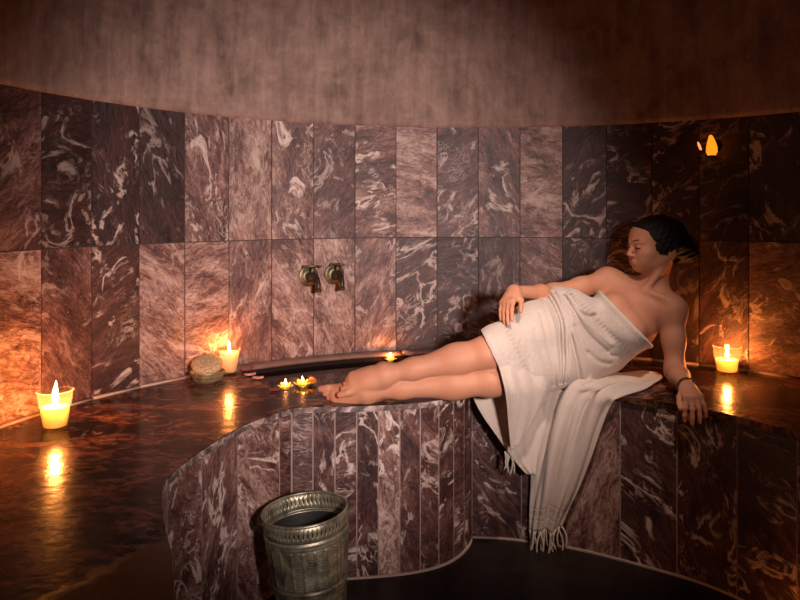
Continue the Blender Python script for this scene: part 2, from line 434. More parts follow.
def prism_with_hole(outline, hole, z0, z1):
    from mathutils.geometry import delaunay_2d_cdt
    bm = bmesh.new()
    def area(p): return sum(p[i-1][0]*p[i][1]-p[i][0]*p[i-1][1] for i in range(len(p)))
    outline = list(outline) if area(outline) > 0 else list(outline)[::-1]
    hl_ = [] if not hole else (list(hole) if area(hole) < 0 else list(hole)[::-1])
    pts = [Vector(p) for p in outline+hl_]; no = len(outline); nh = len(hl_)
    ed = [(i, (i+1) % no) for i in range(no)]+[(no+i, no+(i+1) % nh) for i in range(nh)]
    def inside(p, poly):
        c = False
        for i in range(len(poly)):
            (x0, y0), (x1, y1) = poly[i-1], poly[i]
            if (y0 > p[1]) != (y1 > p[1]) and p[0] < (x1-x0)*(p[1]-y0)/(y1-y0)+x0: c = not c
        return c
    vo, eo, fo, _, _, _ = delaunay_2d_cdt(pts, ed, [], 0, 1e-6)
    T_ = [bm.verts.new((p[0], p[1], z1)) for p in vo]; B_ = [bm.verts.new((p[0], p[1], z0)) for p in vo]
    use = {}
    for f in fo:
        c = sum((Vector(vo[i]) for i in f), Vector((0, 0)))/len(f)
        if not inside(c, outline) or (hl_ and inside(c, hl_)): continue
        bm.faces.new([T_[i] for i in f]); bm.faces.new([B_[i] for i in f][::-1])
        for i in range(len(f)):
            k = (f[i], f[(i+1) % len(f)]); use[k] = 1
    for (i, j) in list(use):
        if (j, i) not in use: bm.faces.new((T_[j], T_[i], B_[i], B_[j]))
    bmesh.ops.recalc_face_normals(bm, faces=bm.faces)
    for v in [v for v in bm.verts if not v.link_faces]: bm.verts.remove(v)
    return bm
slab_edge = offset_path(edge, .010)
bm = prism_with_hole(slab_edge+outer, pool, BZ-.022, BZ)
under(bm_obj('seat_slab', bm, M_bench, smooth=False), bench)

# riser: separate marble strips cut to follow the curve
def riser(name, path, cuts, tones):
    """path: list of xy; cuts: arc positions of the joints"""
    bm = bmesh.new(); uvl = bm.loops.layers.uv.new('UVMap'); cl = bm.verts.layers.float_color.new('tile')
    pts = [np.array(p) for p in path]
    s = np.concatenate(([0], np.cumsum([np.linalg.norm(b-a) for a, b in zip(pts, pts[1:])])))
    px = np.array(pts)
    def at(d): return np.array((np.interp(d, s, px[:, 0]), np.interp(d, s, px[:, 1])))
    cuts = [0]+[c for c in cuts if 0 < c < s[-1]]+[s[-1]]
    for i, (c0, c1) in enumerate(zip(cuts, cuts[1:])):
        tone, vein, seed = tones(i)
        g = .0022; m = max(1, int((c1-c0)/.03)); sub = [c0+g+(c1-c0-2*g)*q/m for q in range(m+1)]
        col = [(at(d), d) for d in sub]
        vs = [[bm.verts.new((p[0], p[1], z)) for z in (.006, BZ-.0235)] for p, d in col]
        for r_ in vs:
            for v in r_: v[cl] = (tone, vein, seed, 1)
        for (va, vb), (pa, da), (pb, db) in zip(zip(vs, vs[1:]), col, col[1:]):
            f = bm.faces.new((va[0], vb[0], vb[1], va[1]))
            for lp, uv in zip(f.loops, ((da, .006), (db, .006), (db, BZ), (da, BZ))):
                lp[uvl].uv = (uv[0]-c0+seed*3, uv[1]+seed*7)
    # mortar behind
    bo = offset_path([tuple(p) for p in path], -.0007)
    vs = [(bm.verts.new((x, y, 0)), bm.verts.new((x, y, BZ-.022))) for x, y in bo]
    for p, q in zip(vs, vs[1:]):
        f = bm.faces.new((p[0], q[0], q[1], p[1])); f.material_index = 1
    o = bm_obj(name, bm, M_riser, smooth=False); o.data.materials.append(M_grout_pale)
    return under(o, bench)
rr = random.Random(11)
pL = [tuple(p) for p in smooth_pts(left_pts, 6)]; pM = [tuple(p) for p in smooth_pts(mid_pts, 6)]; pR = [tuple(p) for p in smooth_pts(right_pts, 6)]
def plen(p): return sum(math.dist(a, b) for a, b in zip(p, p[1:]))
LL = plen(pL); LM = plen(pM)
riser('riser_panel', pL, [LL-.055-.20*k for k in range(8, -1, -1)], lambda i: (rr.uniform(.52, .68), rr.uniform(.5, 1.), rr.random()))
seq = [.42, .33, .38, .32, .66, .34, .40, .32, .36, .42, .34]
riser('riser_panel', pM, [.075*k for k in range(1, 20)], lambda i: (seq[i % len(seq)]+rr.uniform(-.05, .05), rr.uniform(.4, 1.), rr.random()))
rseq = [.34, .36, .68, .30, .26, .22, .24, .3]
riser('riser_panel', pR, [.19, .36, .555, .75, .95, 1.15, 1.35, 1.55, 1.75], lambda i: (rseq[i % 8], .15 if i == 2 else rr.uniform(.4, .9), rr.random()))
# pale mortar fillet along the foot and the rim of the riser
def strip(name, path, d0, d1, z0, z1, mat):
    a = offset_path(path, d0); b = offset_path(path, d1); bm = bmesh.new()
    vs = [[bm.verts.new((*p, z0)), bm.verts.new((*q, z0)), bm.verts.new((*q, z1)), bm.verts.new((*p, z1))] for p, q in zip(a, b)]
    for v, w in zip(vs, vs[1:]):
        for i in range(4): bm.faces.new((v[i], v[(i+1) % 4], w[(i+1) % 4], w[i]))
    bm.faces.new(vs[0]); bm.faces.new(vs[-1][::-1])
    bmesh.ops.recalc_face_normals(bm, faces=bm.faces)
    return bm_obj(name, bm, mat, smooth=False)
N = NT('chipped_edge'); tc = N.n('ShaderNodeTexCoord').outputs['Object']
f = N.noise(tc, 16, 6, .7, 1.2)
N.pbsdf(Base_Color=N.ramp(f, [(.40, (.05, .03, .026)), (.50, (.13, .085, .075)), (.58, (.36, .27, .24)), (.68, (.55, .45, .41))]), Roughness=.6, Normal=N.bump(f, .5, .004))
M_rim = N.m
under(strip('mortar_line', edge, -.002, .006, .0, .007, plain('foot_mortar', (.36, .27, .22), .8, nscale=60)), bench)
under(strip('rim_edge', edge[:91], .004, .0115, BZ-.0215, BZ-.0025, M_rim), bench)
bm = bmesh.new(); tube(bm, [(-.369, 2.381, .002), (-.369, 2.381, BZ-.023)], .0035, 10); under(bm_obj('corner_bead', bm, M_grout_pale), bench)
# basin hollow
bm = bmesh.new(); c0 = np.mean(pool, axis=0)
zs = [BZ-.001, BZ-.20]; rowp = [[bm.verts.new((x, y, BZ-.001)) for x, y in pool], [bm.verts.new((c0[0]+(x-c0[0])*.96, c0[1]+(y-c0[1])*.96, BZ-.20)) for x, y in pool]]
for i in range(len(pool)):
    j = (i+1) % len(pool); bm.faces.new((rowp[0][i], rowp[0][j], rowp[1][j], rowp[1][i]))
bmesh.ops.triangle_fill(bm, edges=[e for e in bm.edges if all(v.co.z < BZ-.1 for v in e.verts)])
bmesh.ops.recalc_face_normals(bm, faces=bm.faces)
for f in bm.faces:
    if f.normal.z < -.5: f.normal_flip()
under(bm_obj('basin', bm, M_basin, smooth=False), bench)
# raised curb at back of the basin
bm = bmesh.new(); vs = []
for i in range(41):
    a = 84+(134-84)*i/40
    vs.append([bm.verts.new((*pol(a, r_), z)) for r_, z in ((1.603, BZ), (1.6525, BZ), (1.6525, BZ+.016), (1.640, BZ+.022), (1.612, BZ+.018), (1.603, BZ+.011))])
for v, w in zip(vs, vs[1:]):
    for i in range(6): bm.faces.new((v[i], v[(i+1) % 6], w[(i+1) % 6], w[i]))
bm.faces.new(vs[0]); bm.faces.new(vs[-1][::-1]); bmesh.ops.recalc_face_normals(bm, faces=bm.faces)
under(bm_obj('basin_curb', bm, plain('curb_stone', (.17, .10, .08), .4, nscale=18, nvar=.5)), bench)

# water
WZ = BZ-.02
bm = prism_with_hole([(c0[0]+(x-c0[0])*.995, c0[1]+(y-c0[1])*.995) for x, y in pool], None, WZ-.17, WZ)
tag(bm_obj('water', bm, M_water, smooth=False), 'dark still water filling the basin in the bench behind the feet', 'water', kind='stuff')

# ------------------------------------------------------------------ candles
CAND = (1.0, .295, .055)
def point_light(name, loc, power, r=.012, col=CAND):
    d = bpy.data.lights.new(name, 'POINT'); d.energy = power; d.color = col; d.shadow_soft_size = r
    o = bpy.data.objects.new(name, d); o.location = loc; link(o); return o
def flame(parent, h, r, z, name='flame', lean=0.0):
    bm = bmesh.new()
    prof = [(0, 0)]+[(r*math.sin(PI*min(1, t**.62))*(1-.15*t)+.0001, h*t) for t in [i/14 for i in range(1, 14)]]+[(0, h)]
    lathe(bm, prof, 16)
    for v in bm.verts: v.co.x += lean*(v.co.z/h)**2
    o = bm_obj(name, bm, M_flame, parent); o.location = (0, 0, z); return o
def glass_candle(loc, rb, rt, h, wax_h, fl_h, label, power, lean=0.0):
    root = empty('glass_candle', loc, label, 'candle', 'glass candles around the steam room')
    t = .003
    rad = lambda z: rb+(rt-rb)*(z/h)
    bm = bmesh.new()
    lathe(bm, [(0, 0), (rb*.9, 0), (rb, .002), (rad(h*.5), h*.5), (rt-.0008, h-.001), (rt-t*.5, h), (rt-t, h-.001), (rad(h*.5)-t, h*.5), (rad(.010)-t, .012), (0, .010)], 48)
    bmesh.ops.recalc_face_normals(bm, faces=bm.faces)
    bm_obj('glass_cup', bm, M_glass, root)
    bm = bmesh.new(); tube(bm, [((rt-t*.5)*math.cos(2*PI*i/48), (rt-t*.5)*math.sin(2*PI*i/48), h) for i in range(49)], .0017, 8, False); bm_obj('glass_rim', bm, M_glass_rim, root)
    bm = bmesh.new(); q = .0036
    lathe(bm, [(0, .0125), (rad(.0125)-q-.002, .0125), (rad(.015)-q, .015), (rad(wax_h)-q, wax_h), (rad(wax_h)*.6, wax_h-.002), (.006, wax_h-.004), (0, wax_h-.004)], 48)
    bmesh.ops.recalc_face_normals(bm, faces=bm.faces)
    bm_obj('wax', bm, M_wax, root)
    bm = bmesh.new(); tube(bm, [(0, 0, wax_h-.006), (0, 0, wax_h+.006), (.0015, 0, wax_h+.012)], .0014, 8); bm_obj('wick', bm, M_wick, root)
    flame(root, fl_h, fl_h*.125, wax_h+.004, lean=lean)
    point_light('candle_light', (loc[0], loc[1], loc[2]+wax_h+.004+fl_h*.35), power)
    return root
p = onplane(55, 429.5); glass_candle((p[0], p[1], BZ), .036, .0525, .119, .072, .074, 'glass votive candle with a tall flame, alone on the far left of the bench', 7.2, .004)
p = onplane(229, 374.3); glass_candle((p[0], p[1], BZ), .031, .048, .104, .091, .044, 'full glass candle standing beside the dish with the round sponge', 2.5)
p = onplane(727, 373.6); glass_candle((p[0], p[1], BZ), .041, .0555, .113, .060, .046, 'glass candle glowing on the bench to the right of the woman and her propping hand', 4.4)
glass_candle((1.215, 1.985, .001), .034, .045, .10, .05, .045, 'glass candle on the floor by the right bench riser, reddening its dark tiles', 2.2)
# floating flower candles
def flower_candle(loc, r, label, power, group=None):
    root = empty('floating_candle', loc, label, 'candle', 'flower candles floating in the basin')
    bm = bmesh.new()
    for ring, (n, rr_, tilt, zz) in enumerate(((6, 1.0, .25, 0), (6, .7, .75, .002))):
        for i in range(n):
            a = 2*PI*(i+.5*ring)/n; pr = r*rr_
            rows = []
            for j in range(6):
                t = j/5; d = .18*pr+t*pr*.85; w = pr*.36*math.sin(PI*(.18+.74*t)); z = zz+.002+pr*tilt*t*t
                rows.append([bm.verts.new((d*math.cos(a)-s*w*math.sin(a), d*math.sin(a)+s*w*math.cos(a), z+abs(s)*.15*w)) for s in (-1, -.5, 0, .5, 1)])
            for x, y in zip(rows, rows[1:]):
                for q in range(4): bm.faces.new((x[q], x[q+1], y[q+1], y[q]))
    o = bm_obj('petals', bm, M_flower, root)
    sm = o.modifiers.new('thick', 'SOLIDIFY'); sm.thickness = .003
    bm = bmesh.new(); lathe(bm, [(0, -.008), (r*.42, -.006), (r*.5, .002), (r*.42, .007), (0, .006)], 20); bmesh.ops.recalc_face_normals(bm, faces=bm.faces); bm_obj('wax', bm, M_flower, root)
    bm = bmesh.new(); tube(bm, [(0, 0, .005), (0, 0, .013)], .0012, 6); bm_obj('wick', bm, M_wick, root)
    flame(root, .026, .0046, .011)
    point_light('candle_light', (loc[0], loc[1], loc[2]+.024), power*1.6, .006)
    return root
def wpt(u, v): return tuple(onplane(u, v, WZ))
p = wpt(285.5, 389); flower_candle((p[0], p[1], WZ+.004), .030, 'yellow flower candle floating nearest the left edge of the basin', .28)
p = wpt(302.5, 386.5); flower_candle((p[0], p[1], WZ+.004), .034, 'yellow flower candle floating beside the orange blossom', .36)
p = wpt(390.5, 361.5); flower_candle((p[0], p[1], WZ+.004), .027, 'yellow flower candle floating against the back curb behind the shins', .60)
# orange blossom
p = wpt(312.2, 384.5)
bl = empty('orange_blossom', (p[0], p[1], WZ+.002), 'small orange blossom floating by the toes', 'flower')
bm = bmesh.new()
for i in range(44):
    f = i/44; a = i*2.39996; el = f*PI/2; r0 = .016
    d = Vector((math.cos(a)*math.cos(el), math.sin(a)*math.cos(el), math.sin(el)*1.1))
    b = Vector((0, 0, .008))+d*r0*.55; s = d.cross(Vector((0, 0, 1)));
    s = s.normalized() if s.length > .01 else Vector((1, 0, 0))
    u_ = d.cross(s)
    q = [b-s*.004, b+d*r0*.45-s*.0055+u_*.001, b+d*r0*.62+u_*.002, b+d*r0*.45+s*.0055+u_*.001, b+s*.004]
    bm.faces.new([bm.verts.new(x) for x in q])
M_orange = plain('orange_petal', (.85, .22, .02), .6, nscale=60)
o = bm_obj('petals', bm, M_orange, bl); o.modifiers.new('t', 'SOLIDIFY').thickness = .0012
bm = bmesh.new(); bmesh.ops.create_icosphere(bm, subdivisions=2, radius=.011); bmesh.ops.translate(bm, verts=bm.verts, vec=(0, 0, .009)); bm_obj('flower_base', bm, plain('calyx', (.25, .2, .05), .7), bl)
# rose petals
M_petal = plain('rose_petal', (.62, .30, .26), .5, nscale=50); M_petal_red = plain('red_petal', (.30, .05, .045), .5, nscale=50)
def petal(u, v, z, s, rz, mat, label, curl=.3):
    p = onplane(u, v, z); bm = bmesh.new(); rows = []
    for j in range(8):
        t = j/7; w = s*.5*math.sin(PI*(.12+.8*t))**.8
        rows.append([bm.verts.new(((t-.5)*s*1.15, w*q, curl*s*(q*q*.5+(t-.4)**2)+.0015)) for q in (-1, -.6, -.2, .2, .6, 1)])
    for x, y in zip(rows, rows[1:]):
        for q in range(5): bm.faces.new((x[q], x[q+1], y[q+1], y[q]))
    o = bm_obj('rose_petal', bm, mat); o.location = (p[0], p[1], z); o.rotation_euler = (0, 0, rz)
    o.modifiers.new('t', 'SOLIDIFY').thickness = .001
    return tag(o, label, 'petal', 'rose petals around the basin')
petal(250, 376, BZ, .040, .2, M_petal, 'pale pink rose petal on the basin rim, the one nearer the sponge candle')
petal(257.5, 379.3, BZ, .042, -.25, M_petal, 'pale pink rose petal on the basin rim closest to the floating candles')
petal(246, 371.5, BZ, .05, .5, M_petal_red, 'dark red rose petal lying against the wall by the basin', .5)
petal(275, 390.8, BZ, .035, .1, M_petal_red, 'red rose petal at the water edge left of the floating candles')
petal(408, 356.0, BZ+.02, .045, 2.6, M_petal, 'pale petal on the back curb above the shins', .6)

# ------------------------------------------------------------------ dish and sponge
p = onplane(207.5, 381.5)
dish = empty('metal_dish', (p[0], p[1], BZ), 'low dark bronze dish with an embossed band under the round sponge', 'dish')
bm = bmesh.new()
lathe(bm, [(0, 0), (.040, 0), (.046, .003), (.058, .012), (.0635, .026), (.0645, .038), (.068, .041), (.066, .043), (.0615, .040), (.059, .026), (.052, .014), (0, .010)], 56)
for v in bm.verts:
    r_ = math.hypot(v.co.x, v.co.y)
    if .056 < r_ < .066 and .01 < v.co.z < .036: 
        k = 1+.02*math.sin(14*math.atan2(v.co.y, v.co.x)); v.co.x *= k; v.co.y *= k
bmesh.ops.recalc_face_normals(bm, faces=bm.faces); bm_obj('bowl', bm, brass_mat('dish_bronze', (.40, .32, .18)), dish)
bm = bmesh.new()
for i in range(40):
    a = 2*PI*i/40; bmesh.ops.create_icosphere(bm, subdivisions=1, radius=.0035, matrix=Matrix.Translation((.0632*math.cos(a), .0632*math.sin(a), .024)))
bm_obj('beaded_band', bm, M_brass_dark, dish)
bm = bmesh.new(); bmesh.ops.create_icosphere(bm, subdivisions=5, radius=1)
for v in bm.verts:
    c = v.co; x, y, z = c.x, c.y, c.z
    rr_ = math.hypot(x, y)
    v.co = Vector((x*.060, y*.060, math.copysign(abs(z)**.7, z)*.019))
    v.co *= 1+.05*noise.noise(Vector((x, y, z))*7)+.03*noise.noise(Vector((x, y, z))*22)
N = NT('sponge'); tc = N.n('ShaderNodeTexCoord').outputs['Object']; f = N.noise(tc, 130, 4, .7); f2 = N.noise(tc, 330, 2, .6)
N.pbsdf(Base_Color=N.ramp(f, [(.35, (.30, .17, .08)), (.55, (.62, .42, .23)), (.75, (.74, .55, .34))]), Roughness=.95, Normal=N.bump(N.math('ADD', f, f2), .9, .004))
sp = bm_obj('bath_sponge', bm, N.m); sp.location = (p[0]-.004, p[1]+.008, BZ+.066); sp.rotation_euler = (math.radians(24), math.radians(6), 0)
tag(sp, 'tan round porous sponge leaning up in the bronze dish', 'sponge')

# ------------------------------------------------------------------ wall taps
def tap(u, v, y, label, turn):
    w = P(u, v, y); a = math.atan2(CC[1]-w[1], CC[0]-w[0]); ap = R*math.cos(math.radians(DA/2))
    k = math.floor((math.degrees(math.atan2(w[1]-CC[1], w[0]-CC[0]))-A0)/DA); mid = joint(k+.5)
    # stand on the tile plane
    nrm = np.array((-math.cos(math.radians(mid)), -math.sin(math.radians(mid)))); c = np.array(CC)
    d = ap-np.dot(c-w[:2], nrm); w[:2] = w[:2]-nrm*d
    root = empty('wall_tap', tuple(w), label, 'tap', 'brass taps on the wall'); root.rotation_euler = (0, 0, math.atan2(nrm[1], nrm[0]))
    Mx = Matrix.Rotation(PI/2, 4, 'Y')
    bm = bmesh.new(); lathe(bm, [(0, -.0015), (.046, -.0015), (.047, .003), (.042, .006), (.030, .0075), (.028, .011), (.020, .012), (0, .012)], 40, M=Mx); bmesh.ops.recalc_face_normals(bm, faces=bm.faces)
    bm_obj('wall_plate', bm, M_escut, root)
    bm = bmesh.new(); lathe(bm, [(0, .012), (.017, .012), (.013, .022), (.013, .034), (.021, .040), (.023, .052), (.021, .064), (.014, .070), (.012, .078), (0, .08)], 28, M=Mx); bmesh.ops.recalc_face_normals(bm, faces=bm.faces)
    bm_obj('valve_body', bm, M_brass_dark, root)
    bm = bmesh.new(); tube(bm, smooth_pts([(.06, 0, -.002), (.085, 0, .002), (.108, 0, -.010), (.118, 0, -.034), (.118, 0, -.052)], 5), [.012]*10+[.0105]*8+[.0095]*2+[.0095], 14)
    tube(bm, [(.118, 0, -.048), (.118, 0, -.060)], .0125, 14)
    bm_obj('spout', bm, M_brass_dark, root)
    bm = bmesh.new(); tube(bm, [(.052, 0, .018), (.052, 0, .044)], [.009, .006], 12)
    ca, sa = math.cos(turn), math.sin(turn)
    tube(bm, [(.052-.034*ca, -.034*sa, .046), (.052-.012*ca, -.012*sa, .048), (.052+.012*ca, .012*sa, .048), (.052+.034*ca, .034*sa, .046)], [.0035, .0055, .0055, .0035], 10)
    for s in (-1, 1): bmesh.ops.create_icosphere(bm, subdivisions=2, radius=.0065, matrix=Matrix.Translation((.052+s*.036*ca, s*.036*sa, .046)))
    bm_obj('handle', bm, M_escut, root)
tap(308, 276, 3.13, 'aged brass wall tap above the basin, left one of the pair', 1.2)
tap(334, 274, 3.18, 'aged brass wall tap above the basin, right one of the pair', .6)

# ------------------------------------------------------------------ small amber wall lamp
w = np.array((*pol(53.3, R*math.cos(math.radians(DA/2))), 0)); w = np.array((w[0], w[1], CAMZ-(146-HY)/F*w[1]))
nrm = np.array((CC[0]-w[0], CC[1]-w[1])); nrm /= np.linalg.norm(nrm)
lamp = empty('wall_lamp', tuple(w), 'small amber flame-shaped wall lamp high on the dark tiles above the right candle', 'lamp'); lamp.scale = (1.13,)*3; lamp.rotation_euler = (0, 0, math.atan2(nrm[1], nrm[0]))
bm = bmesh.new(); lathe(bm, [(0, 0), (.024, 0), (.022, .006), (.008, .010), (0, .011)], 28, M=Matrix.Rotation(PI/2, 4, 'Y')); tube(bm, [(.005, 0, -.02), (.03, 0, -.045), (.055, 0, -.047)], .004, 10)
bm_obj('bracket', bm, plain('black_iron', (.008, .007, .006), .5, .6), lamp)
bm = bmesh.new(); lathe(bm, [(0, -.046), (.014, -.046), (.017, -.040), (.0, -.036)], 24, (.055, 0, 0)); bmesh.ops.recalc_face_normals(bm, faces=bm.faces); bm_obj('lamp_cup', bm, plain('black_iron_cup', (.008, .007, .006), .5, .6), lamp)
bm = bmesh.new(); lathe(bm, [(0, -.044), (.012, -.042), (.0195, -.026), (.019, -.008), (.014, .012), (.009, .026), (.006, .034), (0, .038)], 28, (.055, 0, 0))
for v in bm.verts: v.co.y -= .10*max(0, v.co.z)
bmesh.ops.recalc_face_normals(bm, faces=bm.faces)
bm_obj('amber_bulb', bm, flame_mat('amber_glow', (1, .17, .006), 1.1), lamp)
bm = bmesh.new(); lathe(bm, [(0, -.018), (.004, -.014), (.005, 0), (.003, .012), (0, .016)], 16, (.045, -.046, 0))
for v in bm.verts: v.co.y -= .35*v.co.z
bm_obj('bulb_reflection', bm, flame_mat('amber_reflection', (1, .25, .08), .9), lamp)  # glowing blob modelled for the bulb's reflection
bm = bmesh.new(); tube(bm, [(.012, 0, -.010), (.030, -.026, -.022), (.045, -.044, -.018)], .0025, 8); bm_obj('reflection_arm', bm, plain('black_iron_arm', (.008, .007, .006), .5, .6), lamp)  # arm reaching to the reflection blob

# ------------------------------------------------------------------ bucket
bc = (-.274, 2.135)
bk = empty('metal_bucket', (bc[0]+.012, bc[1], .004), 'embossed antique brass bucket standing on the floor against the bench riser', 'bucket')
bk.rotation_euler = (math.radians(-1), math.radians(-4.5), math.radians(10))
Hb = .352; rb0, rb1 = .094, .129
def brad(z): return rb0+(rb1-rb0)*(z/Hb)**.9
def bucket_shell(z0, z1, inner=False, n=240, nz=90):
    bm = bmesh.new(); rows = []
    for j in range(nz+1):
        z = z0+(z1-z0)*j/nz; rows.append([])
        for i in range(n):
            a = 2*PI*i/n; r_ = brad(z)
            h = 0
            if z < Hb*.79 and z > Hb*.44:        # embossed vertical panels of herringbone
                pa = (a/(2*PI)*22) % 1; e = min(1, max(0, (min(pa, 1-pa)-.05)/.05)); 
                inb = min(1, max(0, min(z-Hb*.44, Hb*.79-z)/.006))
                h += inb*e*(.0008+.0022*math.sin(2*PI*(z/.0085)+5*abs(pa-.5)*2))
                h += inb*(1-e)*.004
            elif z <= Hb*.37 and z > .012:
                pa = (a/(2*PI)*24) % 1; h += .0016*(math.sin(PI*pa)**2)*min(1, max(0, min(z-.015, Hb*.35-z)/.006))
            for zb, wb, hb in ((Hb*.835, .004, .0042), (Hb*.805, .003, .0025), (Hb*.415, .004, .0038), (Hb*.385, .003, .002), (.01, .006, .004)):
                h += hb*math.exp(-((z-zb)/wb)**2)
            rows[-1].append(bm.verts.new(((r_+h)*math.cos(a), (r_+h)*math.sin(a), z)))
    for x, y in zip(rows, rows[1:]):
        for i in range(n): bm.faces.new((x[i], x[(i+1) % n], y[(i+1) % n], y[i]))
    bt = bm.verts.new((0, 0, z0))
    for i in range(n): bm.faces.new((rows[0][(i+1) % n], rows[0][i], bt))
    return bm
bm = bucket_shell(0, Hb*.86); o = bm_obj('body', bm, M_brass, bk); o.modifiers.new('t', 'SOLIDIFY').thickness = -.0016
bm = bmesh.new(); lathe(bm, [(0, .012), (brad(.012)-.004, .012), (brad(Hb*.5)-.004, Hb*.5), (brad(Hb*.80)-.004, Hb*.80), (brad(Hb*.83)-.001, Hb*.835)], 64); bm_obj('dark_inner_shell', bm, plain('dark_inside', (.012, .010, .008), .7, .3), bk)  # added shell, the darkness inside the bucket is put into its colour
# collar pierced with slots
bm = bmesh.new(); nsl = 60; seg = nsl*4
z_a, z_b, z_c, z_d = Hb*.86, Hb*.90, Hb*.94, Hb
rings = [[bm.verts.new((brad(z)*math.cos(2*PI*i/seg), brad(z)*math.sin(2*PI*i/seg), z)) for i in range(seg)] for z in (z_a, z_b, z_c, z_d)]
for j in range(3):
    for i in range(seg):
        if j == 1 and i % 4 == 0: continue
        bm.faces.new((rings[j][i], rings[j][(i+1) % seg], rings[j+1][(i+1) % seg], rings[j+1][i]))
o = bm_obj('pierced_collar', bm, M_brass, bk); o.modifiers.new('t', 'SOLIDIFY').thickness = -.0022
bm = bmesh.new(); nr = 96
ringp = [(brad(Hb)*math.cos(2*PI*i/nr), brad(Hb)*math.sin(2*PI*i/nr), Hb) for i in range(nr+1)]
tube(bm, ringp, .0042, 10, False); bm_obj('rim', bm, M_brass, bk)
ex = math.radians(8)
for s in (-1, 1):
    ca, sa = s*math.cos(ex), s*math.sin(ex); bm = bmesh.new()
    lathe(bm, [(0, 0), (.012, 0), (.012, .006), (.006, .010), (0, .011)], 18, M=Matrix.Translation(((brad(Hb*.94))*ca, brad(Hb*.94)*sa, Hb*.95)) @ Matrix.Rotation(math.atan2(sa, ca), 4, 'Z') @ Matrix.Rotation(PI/2, 4, 'Y'))
    bm_obj('handle_ear', bm, M_brass_dark, bk)
bm = bmesh.new(); hp = []
for i in range(33):
    t = PI*i/32; rr_ = brad(Hb)+.010
    hp.append((rr_*math.cos(t+ex), rr_*math.sin(t+ex), Hb*.955+.016*math.sin(t)))
tube(bm, hp, .0034, 10); bm_obj('bail_handle', bm, M_brass_dark, bk)

